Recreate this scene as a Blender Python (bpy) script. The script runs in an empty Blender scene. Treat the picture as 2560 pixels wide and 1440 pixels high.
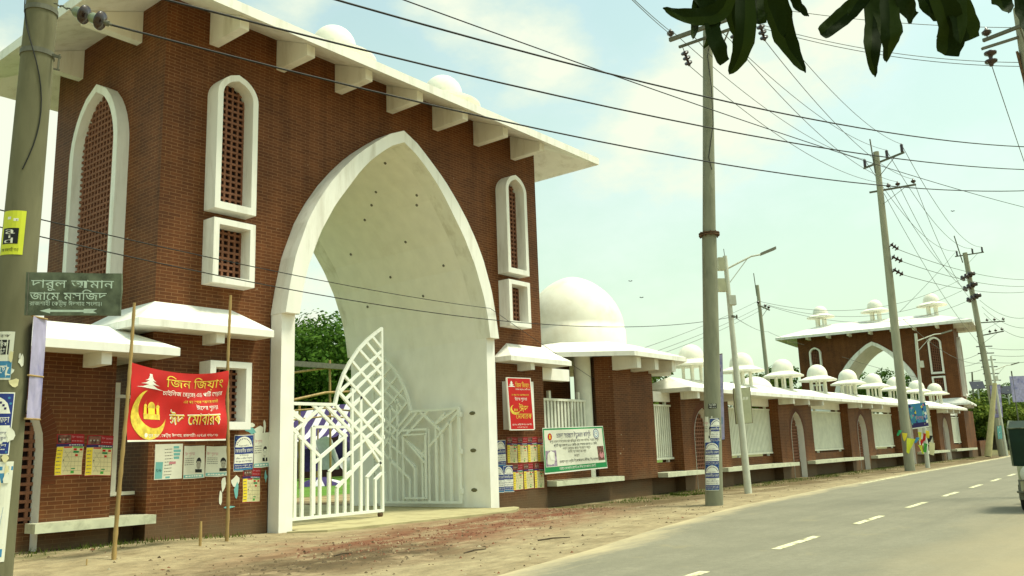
import bpy, math, random
from mathutils import Vector, Matrix
random.seed(7)
S = bpy.context.scene
COL = S.collection

# ------------------------------------------------------------------ camera
F, CX, CY = 2159.0, 1280.0, 720.0            # focal length and centre, in pixels of the 2560x1440 photograph
EYE = Vector((0.0, 0.0, 1.6))
_up = Vector((886 - CX, -10614 - CY, F)).normalized()
_x = Vector((3041 - CX, 1070 - CY, F)).normalized()
_x = (_x - _up * _x.dot(_up)).normalized()
_y = _up.cross(_x)
R = Matrix((_x, _y, _up))                     # world = R @ camera axes (right, down, forward)
cam = bpy.data.objects.new('camera', bpy.data.cameras.new('camera'))
COL.objects.link(cam)
cam.data.sensor_width = 36.0
cam.data.lens = F / 2560 * 36
cam.data.clip_start = 0.05
cam.data.clip_end = 6000
m = Matrix((R @ Vector((1, 0, 0)), R @ Vector((0, -1, 0)), R @ Vector((0, 0, -1)))).transposed().to_4x4()
m.translation = EYE
cam.matrix_world = m
S.camera = cam
FWD = R @ Vector((0, 0, 1))

# ------------------------------------------------------------------ world and sun
SUN_EL, SUN_AZ = math.radians(66), math.radians(-52)     # azimuth measured from +X towards +Y
sun_dir = Vector((math.cos(SUN_EL) * math.cos(SUN_AZ), math.cos(SUN_EL) * math.sin(SUN_AZ), math.sin(SUN_EL)))
W = bpy.data.worlds.new('World'); S.world = W; W.use_nodes = True
nt = W.node_tree; nt.nodes.clear()
def N(t, tree=None, **kw):
    n = (tree or nt).nodes.new(t)
    for k, v in kw.items(): setattr(n, k, v)
    return n
sky = N('ShaderNodeTexSky', sky_type='NISHITA', sun_disc=False, sun_elevation=SUN_EL, sun_rotation=math.pi / 2 - SUN_AZ,
        air_density=1.0, dust_density=2.5, ozone_density=1.0)
tint = N('ShaderNodeMixRGB', blend_type='MULTIPLY'); tint.inputs[0].default_value = 1
tint.inputs[2].default_value = (1.26, 1.38, 1.0, 1)
nt.links.new(sky.outputs[0], tint.inputs[1])
bg1 = N('ShaderNodeBackground'); bg1.inputs[1].default_value = 0.15
nt.links.new(tint.outputs[0], bg1.inputs[0])
tc = N('ShaderNodeTexCoord')
sep = N('ShaderNodeSeparateXYZ'); nt.links.new(tc.outputs['Generated'], sep.inputs[0])
mp = N('ShaderNodeMapping'); mp.inputs['Scale'].default_value = (1, 1, 1.9)
mp.inputs['Location'].default_value = (2.35, 0.62, 0.4)
nt.links.new(tc.outputs['Generated'], mp.inputs[0])
n1 = N('ShaderNodeTexNoise'); n1.inputs['Scale'].default_value = 3.4; n1.inputs['Detail'].default_value = 9; n1.inputs['Roughness'].default_value = 0.60
nt.links.new(mp.outputs[0], n1.inputs['Vector'])
ramp = N('ShaderNodeValToRGB'); ramp.color_ramp.elements[0].position = 0.49; ramp.color_ramp.elements[1].position = 0.76
# banks of fair weather cloud, each given by the direction it lies in
acc = n1.outputs[0]
for (cx_, cy_, rad_, amp_) in ((1180, 60, .16, .20), (1400, 90, .10, .22), (1330, 190, .10, .10), (1680, 330, .17, .20), (1950, 230, .20, .20), (2150, 60, .12, .14), (2380, 480, .16, .16), (740, 0, .10, .18), (60, 420, .30, .30), (850, 720, .30, .25), (1500, 480, .12, .08), (1560, 110, .07, -.12), (900, 130, .10, -.12), (2480, 230, .14, -.12), (2050, 480, .12, -.06)):
    dv = (R @ Vector((cx_ - CX, cy_ - CY, F))).normalized()
    ds = N('ShaderNodeVectorMath', operation='DISTANCE'); ds.inputs[1].default_value = dv; nt.links.new(tc.outputs['Generated'], ds.inputs[0])
    mr_ = N('ShaderNodeMapRange', interpolation_type='SMOOTHSTEP'); mr_.inputs[1].default_value = rad_; mr_.inputs[2].default_value = 0.0; mr_.inputs[3].default_value = 0.0; mr_.inputs[4].default_value = amp_
    nt.links.new(ds.outputs['Value'], mr_.inputs[0])
    ad_ = N('ShaderNodeMath', operation='ADD'); nt.links.new(acc, ad_.inputs[0]); nt.links.new(mr_.outputs[0], ad_.inputs[1]); acc = ad_.outputs[0]
nt.links.new(acc, ramp.inputs[0])
hz = N('ShaderNodeMapRange'); hz.inputs[1].default_value = 0.0; hz.inputs[2].default_value = 0.50; hz.inputs[3].default_value = 0.95; hz.inputs[4].default_value = 0.26
nt.links.new(sep.outputs[2], hz.inputs[0])
mx = N('ShaderNodeMath', operation='MAXIMUM'); nt.links.new(ramp.outputs[0], mx.inputs[0]); nt.links.new(hz.outputs[0], mx.inputs[1])
cl = N('ShaderNodeMixRGB'); cl.inputs[1].default_value = (0.49, 0.59, 0.415, 1); cl.inputs[2].default_value = (0.62, 0.655, 0.53, 1)
nt.links.new(ramp.outputs[0], cl.inputs[0])
bg2 = N('ShaderNodeBackground'); bg2.inputs[1].default_value = 1.0
nt.links.new(cl.outputs[0], bg2.inputs[0])
mixs = N('ShaderNodeMixShader'); out = N('ShaderNodeOutputWorld')
nt.links.new(mx.outputs[0], mixs.inputs[0]); nt.links.new(bg1.outputs[0], mixs.inputs[1]); nt.links.new(bg2.outputs[0], mixs.inputs[2])
nt.links.new(mixs.outputs[0], out.inputs[0])

sl = bpy.data.lights.new('sun', 'SUN'); sl.energy = 2.5; sl.angle = math.radians(12); sl.color = (0.98, 0.965, 0.78)
so = bpy.data.objects.new('sun', sl); COL.objects.link(so)
so.rotation_euler = (-sun_dir).to_track_quat('-Z', 'Y').to_euler(); so.location = (0, -20, 60)
S.view_settings.view_transform = 'Standard'; S.view_settings.look = 'None'
S.view_settings.exposure = 0.64; S.view_settings.gamma = 1.0; S.view_settings.use_curve_mapping = False

# ------------------------------------------------------------------ surveying the photograph: a pixel ray met with a real plane
def _ray(px, py): return R @ Vector((px - CX, py - CY, F))
def at_z(px, py, z=0.0):
    d = _ray(px, py); return EYE + d * ((z - EYE.z) / d.z)
def at_y(px, py, y):
    d = _ray(px, py); return EYE + d * (y / d.y)
def at_x(px, py, x):
    d = _ray(px, py); return EYE + d * (x / d.x)
def at_p(px, py, p, n):
    d = _ray(px, py); p = Vector(p); n = Vector(n); return EYE + d * ((p - EYE).dot(n) / d.dot(n))
HF = Vector((FWD.x, FWD.y, 0)).normalized()
HR = Vector((HF.y, -HF.x, 0))
def at_v(px, py, base): return at_p(px, py, base, HF)
def at_d(px, py, dist): return EYE + _ray(px, py) / F * dist

# ------------------------------------------------------------------ objects
def tag(o, label=None, cat=None, group=None, kind=None):
    if label: o['label'] = label
    if cat: o['category'] = cat
    if group: o['group'] = group
    if kind: o['kind'] = kind
    return o
def thing(name, label, cat, loc=(0, 0, 0), rz=0.0, group=None):
    o = bpy.data.objects.new(name, None); COL.objects.link(o)
    o.location = loc; o.rotation_euler = (0, 0, rz); o.empty_display_size = 0.3
    return tag(o, label, cat, group)
def copy_tree(o, parent=None):
    c = o.copy(); COL.objects.link(c)
    if parent: c.parent = parent
    for ch in list(o.children): copy_tree(ch, c)
    return c

class MB:
    def __init__(s): s.v = []; s.f = []; s.mi = []; s.cur = 0; s.sm = []
    def add(s, vs, fs, smooth=False):
        b = len(s.v); s.v += [tuple(v) for v in vs]
        for f in fs: s.f.append([i + b for i in f]); s.mi.append(s.cur); s.sm.append(smooth)
        return s
    def box(s, x0, x1, y0, y1, z0, z1):
        v = [(x, y, z) for z in (z0, z1) for y in (y0, y1) for x in (x0, x1)]
        return s.add(v, [(0, 2, 3, 1), (4, 5, 7, 6), (0, 1, 5, 4), (2, 6, 7, 3), (0, 4, 6, 2), (1, 3, 7, 5)])
    def bar(s, p, q, w, h=None, side=None):
        p, q = Vector(p), Vector(q); h = h or w; d = (q - p).normalized()
        a = Vector(side) if side else (d.cross(Vector((0, 0, 1))) if abs(d.z) < 0.95 else Vector((1, 0, 0)))
        a = (a - d * a.dot(d)).normalized(); b = d.cross(a)
        v = [e + a * (w / 2 * i) + b * (h / 2 * j) for e in (p, q) for i, j in ((-1, -1), (1, -1), (1, 1), (-1, 1))]
        return s.add(v, [(3, 2, 1, 0), (4, 5, 6, 7), (0, 1, 5, 4), (1, 2, 6, 5), (2, 3, 7, 6), (3, 0, 4, 7)])
    def tube(s, pts, r, n=8, cap=True, smooth=True):
        pts = [Vector(p) for p in pts]; k = len(pts)
        rs = r if isinstance(r, (list, tuple)) else [r] * k
        vs = []; a = None
        for i, p in enumerate(pts):
            d = (pts[min(i + 1, k - 1)] - pts[max(i - 1, 0)]).normalized()
            if a is None: a = d.cross(Vector((0, 0, 1))) if abs(d.z) < 0.9 else d.cross(Vector((1, 0, 0)))
            a = (a - d * a.dot(d)).normalized(); b = d.cross(a)
            for j in range(n):
                t = 2 * math.pi * j / n; vs.append(p + (a * math.cos(t) + b * math.sin(t)) * rs[i])
        fs = [(i * n + j, i * n + (j + 1) % n, (i + 1) * n + (j + 1) % n, (i + 1) * n + j) for i in range(k - 1) for j in range(n)]
        s.add(vs, fs, smooth)
        if cap: s.add(vs[:n], [tuple(range(n))[::-1]]); s.add(vs[-n:], [tuple(range(n))])
        return s
    def lathe(s, prof, c=(0, 0, 0), n=32, smooth=True, phase=0.0, sx=1.0):
        vs = [(c[0] + r * math.cos(phase + 2 * math.pi * j / n) * sx, c[1] + r * math.sin(phase + 2 * math.pi * j / n), c[2] + z) for r, z in prof for j in range(n)]
        fs = [(i * n + j, i * n + (j + 1) % n, (i + 1) * n + (j + 1) % n, (i + 1) * n + j) for i in range(len(prof) - 1) for j in range(n)]
        return s.add(vs, fs, smooth)
    def prism(s, poly, e0, e1):
        """poly: list of points, swept from offset e0 to e1 (vectors)."""
        n = len(poly); e0 = Vector(e0); e1 = Vector(e1)
        vs = [Vector(p) + e0 for p in poly] + [Vector(p) + e1 for p in poly]
        return s.add(vs, [tuple(range(n))[::-1], tuple(range(n, 2 * n))] + [(i, (i + 1) % n, n + (i + 1) % n, n + i) for i in range(n)])
    def build(s, name, mat, parent=None, label=None, cat=None, group=None, kind=None, fix=True):
        me = bpy.data.meshes.new(name); me.from_pydata(s.v, [], s.f)
        mats = mat if isinstance(mat, (list, tuple)) else [mat]
        for q in mats: me.materials.append(q)
        me.polygons.foreach_set('material_index', s.mi)
        me.polygons.foreach_set('use_smooth', s.sm)
        if fix:
            import bmesh
            b = bmesh.new(); b.from_mesh(me); bmesh.ops.recalc_face_normals(b, faces=b.faces); b.to_mesh(me); b.free()
        uv = me.uv_layers.new(name='uv'); d = [0.0] * (2 * len(me.loops))
        for p in me.polygons:
            nn = p.normal
            if abs(nn.z) > 0.75: t, w = Vector((1, 0, 0)), Vector((0, 1, 0))
            else: t, w = Vector((-nn.y, nn.x, 0)).normalized(), Vector((0, 0, 1))
            for li in p.loop_indices:
                co = me.vertices[me.loops[li].vertex_index].co
                d[2 * li] = co.dot(t); d[2 * li + 1] = co.dot(w)
        uv.data.foreach_set('uv', d)
        me.update()
        o = bpy.data.objects.new(name, me); COL.objects.link(o)
        if parent: o.parent = parent
        return tag(o, label, cat, group, kind)

# ------------------------------------------------------------------ materials
def newmat(name, rough=0.7, spec=0.3):
    mt = bpy.data.materials.new(name); mt.use_nodes = True
    b = mt.node_tree.nodes['Principled BSDF']; b.inputs['Roughness'].default_value = rough
    b.inputs['Specular IOR Level'].default_value = spec
    return mt, mt.node_tree, b
def mat(name, col, rough=0.7, var=0.12, scale=6.0, bump=0.0, metal=0.0, spec=0.3, stretch=(1, 1, 1), dirt=None, dirt_scale=1.5, dirt_lo=0.55, dirt_hi=0.8):
    mt, t, b = newmat(name, rough, spec); b.inputs['Metallic'].default_value = metal
    g = N('ShaderNodeTexCoord', t); mpn = N('ShaderNodeMapping', t); mpn.inputs['Scale'].default_value = stretch
    t.links.new(g.outputs['Object'], mpn.inputs[0])
    n = N('ShaderNodeTexNoise', t); n.inputs['Scale'].default_value = scale; n.inputs['Detail'].default_value = 5
    t.links.new(mpn.outputs[0], n.inputs['Vector'])
    r = N('ShaderNodeValToRGB', t)
    r.color_ramp.elements[0].position = 0.3; r.color_ramp.elements[1].position = 0.7
    r.color_ramp.elements[0].color = tuple(c * (1 - var) for c in col) + (1,)
    r.color_ramp.elements[1].color = tuple(min(1, c * (1 + var)) for c in col) + (1,)
    t.links.new(n.outputs[0], r.inputs[0]); cout = r.outputs[0]
    if dirt:
        n2 = N('ShaderNodeTexNoise', t); n2.inputs['Scale'].default_value = dirt_scale; n2.inputs['Detail'].default_value = 8; n2.inputs['Roughness'].default_value = 0.65
        t.links.new(mpn.outputs[0], n2.inputs['Vector'])
        mr = N('ShaderNodeMapRange', t); mr.inputs[1].default_value = dirt_lo; mr.inputs[2].default_value = dirt_hi
        t.links.new(n2.outputs[0], mr.inputs[0])
        mxx = N('ShaderNodeMixRGB', t); mxx.inputs[2].default_value = tuple(dirt) + (1,)
        t.links.new(mr.outputs[0], mxx.inputs[0]); t.links.new(cout, mxx.inputs[1]); cout = mxx.outputs[0]
    t.links.new(cout, b.inputs['Base Color'])
    if bump:
        bp = N('ShaderNodeBump', t); bp.inputs['Strength'].default_value = bump; bp.inputs['Distance'].default_value = 0.02
        t.links.new(n.outputs[0], bp.inputs['Height']); t.links.new(bp.outputs[0], b.inputs['Normal'])
    return mt
def flat(name, col, rough=0.6): return mat(name, col, rough, var=0.05, scale=3)

def brick_mat(name, c1, c2, mortar, dusty=True):
    mt, t, b = newmat(name, 0.6, 0.18)
    u = N('ShaderNodeUVMap', t); u.uv_map = 'uv'
    br = N('ShaderNodeTexBrick', t); br.inputs['Scale'].default_value = 1
    br.inputs['Brick Width'].default_value = 0.28; br.inputs['Row Height'].default_value = 0.077
    br.inputs['Mortar Size'].default_value = 0.0065; br.inputs['Mortar Smooth'].default_value = 0.3; br.inputs['Bias'].default_value = 0.0
    br.inputs['Color1'].default_value = c1 + (1,); br.inputs['Color2'].default_value = c2 + (1,); br.inputs['Mortar'].default_value = mortar + (1,)
    t.links.new(u.outputs[0], br.inputs[0])
    g = N('ShaderNodeTexCoord', t)
    # patches of tiles whose joints are filled paler, others where they are smeared over
    n = N('ShaderNodeTexNoise', t); n.inputs['Scale'].default_value = 0.9; n.inputs['Detail'].default_value = 6
    t.links.new(g.outputs['Object'], n.inputs['Vector'])
    mr = N('ShaderNodeMapRange', t); mr.inputs[1].default_value = 0.3; mr.inputs[2].default_value = 0.7; mr.inputs[3].default_value = 0.80; mr.inputs[4].default_value = 1.18
    t.links.new(n.outputs[0], mr.inputs[0])
    mu = N('ShaderNodeMixRGB', t, blend_type='MULTIPLY'); mu.inputs[0].default_value = 1
    t.links.new(br.outputs[0], mu.inputs[1]); t.links.new(mr.outputs[0], mu.inputs[2]); c = mu.outputs[0]
    # rain streaks down the face
    ms_ = N('ShaderNodeMapping', t); ms_.inputs['Scale'].default_value = (2.2, 2.2, 0.16); t.links.new(g.outputs['Object'], ms_.inputs[0])
    ns_ = N('ShaderNodeTexNoise', t); ns_.inputs['Scale'].default_value = 1.5; ns_.inputs['Detail'].default_value = 6; t.links.new(ms_.outputs[0], ns_.inputs['Vector'])
    rs_ = N('ShaderNodeMapRange', t); rs_.inputs[1].default_value = 0.3; rs_.inputs[2].default_value = 0.7; rs_.inputs[3].default_value = 0.82; rs_.inputs[4].default_value = 1.16; t.links.new(ns_.outputs[0], rs_.inputs[0])
    mq_ = N('ShaderNodeMixRGB', t, blend_type='MULTIPLY'); mq_.inputs[0].default_value = 1; t.links.new(c, mq_.inputs[1]); t.links.new(rs_.outputs[0], mq_.inputs[2]); c = mq_.outputs[0]
    # splashes of lime and paint
    n3 = N('ShaderNodeTexNoise', t); n3.inputs['Scale'].default_value = 5.5; n3.inputs['Detail'].default_value = 3
    t.links.new(g.outputs['Object'], n3.inputs['Vector'])
    m3 = N('ShaderNodeMapRange', t); m3.inputs[1].default_value = 0.735; m3.inputs[2].default_value = 0.76; m3.inputs[4].default_value = 0.7
    t.links.new(n3.outputs[0], m3.inputs[0])
    x3 = N('ShaderNodeMixRGB', t); x3.inputs[2].default_value = (0.42, 0.33, 0.22, 1)
    t.links.new(m3.outputs[0], x3.inputs[0]); t.links.new(c, x3.inputs[1]); c = x3.outputs[0]
    if dusty:      # mud splashed up from the verge: a ragged band along the foot of the wall
        sp = N('ShaderNodeSeparateXYZ', t); t.links.new(g.outputs['Object'], sp.inputs[0])
        n2 = N('ShaderNodeTexNoise', t); n2.inputs['Scale'].default_value = 1.4; n2.inputs['Detail'].default_value = 6
        t.links.new(g.outputs['Object'], n2.inputs['Vector'])
        ad = N('ShaderNodeMath', t, operation='MULTIPLY_ADD'); ad.inputs[1].default_value = -1.1; t.links.new(n2.outputs[0], ad.inputs[0]); t.links.new(sp.outputs[2], ad.inputs[2])
        m2 = N('ShaderNodeMapRange', t); m2.inputs[1].default_value = 0.22; m2.inputs[2].default_value = -0.42; m2.inputs[3].default_value = 0; m2.inputs[4].default_value = 0.85
        t.links.new(ad.outputs[0], m2.inputs[0])
        x2 = N('ShaderNodeMixRGB', t); x2.inputs[2].default_value = (0.135, 0.088, 0.048, 1)
        t.links.new(m2.outputs[0], x2.inputs[0]); t.links.new(c, x2.inputs[1]); c = x2.outputs[0]
    t.links.new(c, b.inputs['Base Color'])
    bp = N('ShaderNodeBump', t); bp.inputs['Strength'].default_value = 0.35; bp.inputs['Distance'].default_value = 0.006; bp.invert = True
    t.links.new(br.outputs['Fac'], bp.inputs['Height']); t.links.new(bp.outputs[0], b.inputs['Normal'])
    return mt

M = {}
M['brick'] = brick_mat('brick tile', (0.136, 0.0455, 0.0135), (0.098, 0.0315, 0.0090), (0.225, 0.112, 0.046))
M['mortar'] = flat('arch mortar', (0.20, 0.10, 0.045), .9); M['voussoir'] = mat('arch brick', (0.105, 0.030, 0.009), .6, .25, 3, spec=.18)
M['white'] = mat('white masonry paint', (0.82, 0.81, 0.735), 0.65, 0.04, 2.2, 0.08, dirt=(0.47, 0.43, 0.33), dirt_scale=1.8, dirt_lo=0.50, dirt_hi=0.90, stretch=(1.4, 1.4, 0.25))
M['whiteold'] = mat('stained white plaster', (0.86, 0.845, 0.775), 0.75, 0.05, 2.5, 0.08, dirt=(0.70, 0.66, 0.55), dirt_scale=0.9, dirt_lo=0.55, dirt_hi=1.0, stretch=(1, 1, 0.6))
M['dome'] = mat('painted dome plaster', (0.82, 0.80, 0.68), 0.65, 0.06, 1.6, 0.05, dirt=(0.62, 0.57, 0.42), dirt_scale=0.9, dirt_lo=0.5, dirt_hi=0.85)
M['jali'] = mat('terracotta lattice', (0.215, 0.092, 0.052), 0.8, 0.2, 9, 0.1)
M['painted_shade'] = flat('painted inner shade', (0.018, 0.005, 0.003), 0.9)  # near-black colour that stands in for the shade inside openings
M['metalwhite'] = mat('white gate enamel', (0.82, 0.84, 0.76), 0.4, 0.03, 3, 0, spec=0.5, dirt=(0.5, 0.46, 0.33), dirt_scale=3, dirt_lo=0.66, dirt_hi=0.9)
M['fence'] = mat('greyish white fence paint', (0.72, 0.72, 0.60), 0.5, 0.08, 3)
M['marble'] = mat('pale marble', (0.60, 0.61, 0.44), 0.35, 0.12, 4, 0, spec=0.5, dirt=(0.30, 0.31, 0.20), dirt_scale=3.2, dirt_lo=0.52, dirt_hi=0.8)
M['concrete'] = mat('pole concrete', (0.150, 0.142, 0.080), 0.9, 0.16, 5, 0.4, stretch=(1, 1, 0.25), dirt=(0.085, 0.080, 0.042), dirt_scale=3.0)
M['concrete2'] = mat('grey spun concrete', (0.315, 0.310, 0.220), 0.85, 0.14, 4, 0.2, stretch=(1, 1, 0.2), dirt=(0.20, 0.195, 0.13), dirt_scale=2.6)
M['steelpole'] = mat('galvanised pole', (0.225, 0.228, 0.155), 0.6, 0.16, 5, 0.08, stretch=(1, 1, 0.25), metal=0.0, dirt=(0.10, 0.10, 0.052), dirt_scale=3.0)
M['lamppole'] = mat('white lamp post paint', (0.55, 0.56, 0.46), 0.5, 0.1, 4, dirt=(0.28, 0.26, 0.17), dirt_scale=4, dirt_lo=0.6, dirt_hi=0.8)
M['rust'] = mat('rusty flange', (0.12, 0.07, 0.035), 0.9, 0.4, 12, 0.3)
M['iron'] = mat('weathered angle iron', (0.12, 0.12, 0.085), 0.6, 0.2, 8)
M['wire'] = flat('cable rubber', (0.012, 0.012, 0.010), 0.6)
M['wiregrey'] = flat('aluminium conductor', (0.07, 0.075, 0.055), 0.5)
M['insul'] = mat('brown porcelain', (0.028, 0.012, 0.009), 0.2, 0.2, 5, spec=0.6)
M['insulgreen'] = mat('green glazed porcelain', (0.20, 0.24, 0.15), 0.3, 0.2, 5, spec=0.6)
M['bamboo'] = mat('dry bamboo', (0.36, 0.24, 0.09), 0.6, 0.25, 7, 0.05, stretch=(1, 1, 0.15))
M['black'] = flat('black', (0.008, 0.008, 0.008), 0.5)
M['red'] = mat('red banner print', (0.50, 0.012, 0.010), 0.45, 0.10, 3)
M['darkred'] = flat('dark red print', (0.30, 0.012, 0.015))
M['yellow'] = flat('yellow print', (0.80, 0.62, 0.04))
M['gold'] = mat('gold print', (0.70, 0.52, 0.06), 0.5, 0.35, 9)
M['paper'] = mat('white paper', (0.70, 0.70, 0.58), 0.8, 0.06, 5, dirt=(0.48, 0.46, 0.34), dirt_scale=5, dirt_lo=0.6, dirt_hi=0.9)
M['cream'] = flat('cream paper', (0.66, 0.60, 0.34), 0.8)
M['white_ink'] = flat('white ink', (0.80, 0.80, 0.70))
M['blue'] = flat('blue print', (0.020, 0.040, 0.21))
M['midblue'] = flat('light blue print', (0.05, 0.22, 0.40))
M['navy'] = flat('navy print', (0.03, 0.02, 0.11))
M['teal'] = flat('teal print', (0.16, 0.42, 0.40))
M['green'] = flat('green print', (0.015, 0.25, 0.075))
M['green2'] = flat('bright green print', (0.06, 0.33, 0.05))
M['grey'] = flat('grey ink', (0.16, 0.15, 0.12))
M['pink'] = flat('pink print', (0.55, 0.22, 0.24))
M['brownphoto'] = mat('printed photo brown', (0.16, 0.07, 0.05), 0.6, 0.9, 14)
M['purplephoto'] = mat('printed photo mauve', (0.30, 0.24, 0.32), 0.6, 0.7, 9)
M['lilac'] = mat('faded lilac flex', (0.40, 0.37, 0.56), 0.5, 0.2, 4, dirt=(0.12, 0.13, 0.36), dirt_scale=1.6, dirt_lo=0.5, dirt_hi=0.7)
M['signgreen'] = mat('weathered green signboard', (0.120, 0.140, 0.090), 0.75, 0.40, 7, 0.1, dirt=(0.03, 0.035, 0.02), dirt_scale=3, dirt_lo=0.5, dirt_hi=0.7)
M['signink'] = mat('faded white sign paint', (0.55, 0.66, 0.55), 0.7, 0.15, 12)
M['lime'] = flat('lime yellow sticker', (0.62, 0.66, 0.04))
M['skin'] = flat('printed face', (0.36, 0.34, 0.27))
M['purple'] = mat('purple cloth', (0.035, 0.020, 0.095), 0.8, 0.2, 4)
M['whitecloth'] = mat('white cloth', (0.55, 0.53, 0.56), 0.8, 0.08, 4)
M['cloudy'] = mat('pale cloth', (0.5, 0.5, 0.42), 0.8, 0.1, 4)
M['glassdark'] = mat('dark hood canvas', (0.004, 0.020, 0.011), 0.7, 0.3, 3)
M['rubber'] = flat('tyre rubber', (0.012, 0.012, 0.011), 0.8)
M['carred'] = flat('red paint', (0.30, 0.02, 0.02), 0.3)
M['carcream'] = mat('cream panel', (0.46, 0.46, 0.30), 0.5, 0.1, 4)
M['bark'] = mat('tree bark', (0.09, 0.065, 0.04), 0.9, 0.3, 8, 0.4)
M['tin'] = mat('tin roof', (0.20, 0.17, 0.12), 0.6, 0.3, 5)
M['solar'] = flat('solar cells', (0.05, 0.055, 0.075), 0.3)
M['lamp'] = flat('lamp housing', (0.20, 0.20, 0.15), 0.5)
def leafmat(name, a, b_, trans=0.28):
    mt, t, bs = newmat(name, 0.7, 0.06)
    gi = N('ShaderNodeNewGeometry', t); r = N('ShaderNodeValToRGB', t)
    r.color_ramp.elements[0].color = a + (1,); r.color_ramp.elements[1].color = b_ + (1,)
    t.links.new(gi.outputs['Random Per Island'], r.inputs[0]); t.links.new(r.outputs[0], bs.inputs['Base Color'])
    tr = N('ShaderNodeBsdfTranslucent', t); t.links.new(r.outputs[0], tr.inputs[0])
    ms = N('ShaderNodeMixShader', t); ms.inputs[0].default_value = trans
    o = t.nodes['Material Output']
    t.links.new(bs.outputs[0], ms.inputs[1]); t.links.new(tr.outputs[0], ms.inputs[2]); t.links.new(ms.outputs[0], o.inputs[0])
    return mt
M['leafdark'] = leafmat('rain tree leaves', (0.028, 0.072, 0.008), (0.085, 0.165, 0.018))
M['leafmid'] = leafmat('mixed green leaves', (0.035, 0.075, 0.012), (0.115, 0.165, 0.025))
M['leaflight'] = leafmat('yellowish green leaves', (0.06, 0.11, 0.015), (0.17, 0.21, 0.03))
M['mango_old'] = mat('mango leaf', (0.010, 0.020, 0.003), 0.75, 0.5, 30, 0.1, spec=0.08, dirt=(0.030, 0.042, 0.006), dirt_scale=10, dirt_lo=0.5, dirt_hi=0.75)
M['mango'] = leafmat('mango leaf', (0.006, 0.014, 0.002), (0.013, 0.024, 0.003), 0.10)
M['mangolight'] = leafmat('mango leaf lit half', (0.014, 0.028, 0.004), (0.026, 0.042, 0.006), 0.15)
M['grassblade'] = leafmat('verge grass', (0.05, 0.085, 0.012), (0.13, 0.16, 0.03))

# ------------------------------------------------------------------ lettering (Bengali needs its signs and joined letters laid out by hand)
_tc = bpy.data.curves.new('lettering', 'FONT'); _tc.resolution_u = 2
_to = bpy.data.objects.new('lettering', _tc); COL.objects.link(_to)
_gl = {}
def _tess(s):
    _tc.body = s
    bpy.context.view_layer.update()
    dg = bpy.context.evaluated_depsgraph_get()
    me = bpy.data.meshes.new_from_object(_to.evaluated_get(dg))
    v = [(a.co.x, a.co.y) for a in me.vertices]; f = [tuple(p.vertices) for p in me.polygons]
    bpy.data.meshes.remove(me); return v, f
def glyph(ch):
    if ch not in _gl:
        if ch == ' ': _gl[ch] = ([], [], 0.3)
        else:
            v, f = _tess(ch)
            a = _tess(ch + 'H')[0]; h = _tess('H')[0]
            adv = max(p[0] for p in a) - max(p[0] for p in h) if a and h else 0.5
            _gl[ch] = (v, f, adv)
    return _gl[ch]
HAS = '\u09cd'; PRE = 'িেৈ'; TWO = {'ো': ('ে', 'া'), 'ৌ': ('ে', 'ৗ')}; SIGNS = 'ািীুূৃেৈোৌৗঁ'
def shape(text):
    V = []; Fc = []; x = 0.0
    def put(ch, x, y=0.0, sx=1.0, sy=1.0):
        v, f, a = glyph(ch); b = len(V)
        V.extend((x + p[0] * sx, y + p[1] * sy) for p in v); Fc.extend([tuple(i + b for i in q) for q in f]); return a * sx
    i = 0
    while i < len(text):
        ch = text[i]
        if '\u0995' <= ch <= '\u09b9' or ch in '\u09dc\u09dd\u09df':
            cons = [ch]; i += 1
            while i + 1 < len(text) and text[i] == HAS and '\u0995' <= text[i + 1] <= '\u09df': cons.append(text[i + 1]); i += 2
            sg = []
            while i < len(text) and text[i] in SIGNS: sg.append(text[i]); i += 1
            post = []
            for q in sg:
                if q in PRE: x += put(q, x)
                elif q in TWO: x += put(TWO[q][0], x); post.append(TWO[q][1])
                else: post.append(q)
            reph = len(cons) > 1 and cons[0] == 'র'
            if reph: cons = cons[1:]
            raph = len(cons) > 1 and cons[-1] == 'র'
            if raph: cons = cons[:-1]
            x0 = x
            if len(cons) == 1: x += put(cons[0], x)
            else:
                w = put(cons[0], x, 0.26, 0.78, 0.58); w = max(w, put(cons[1], x + 0.08, -0.12, 0.74, 0.58)); x += w
            if raph: put(HAS, x, -0.02)
            if reph:
                b = len(V); V.extend([(x - 0.30, 0.66), (x - 0.24, 0.64), (x - 0.05, 0.86), (x - 0.12, 0.88)]); Fc.append((b, b + 1, b + 2, b + 3))
            for q in post: x += put(q, x)
        else:
            x += put(ch, x); i += 1
    return V, Fc, x

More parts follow.
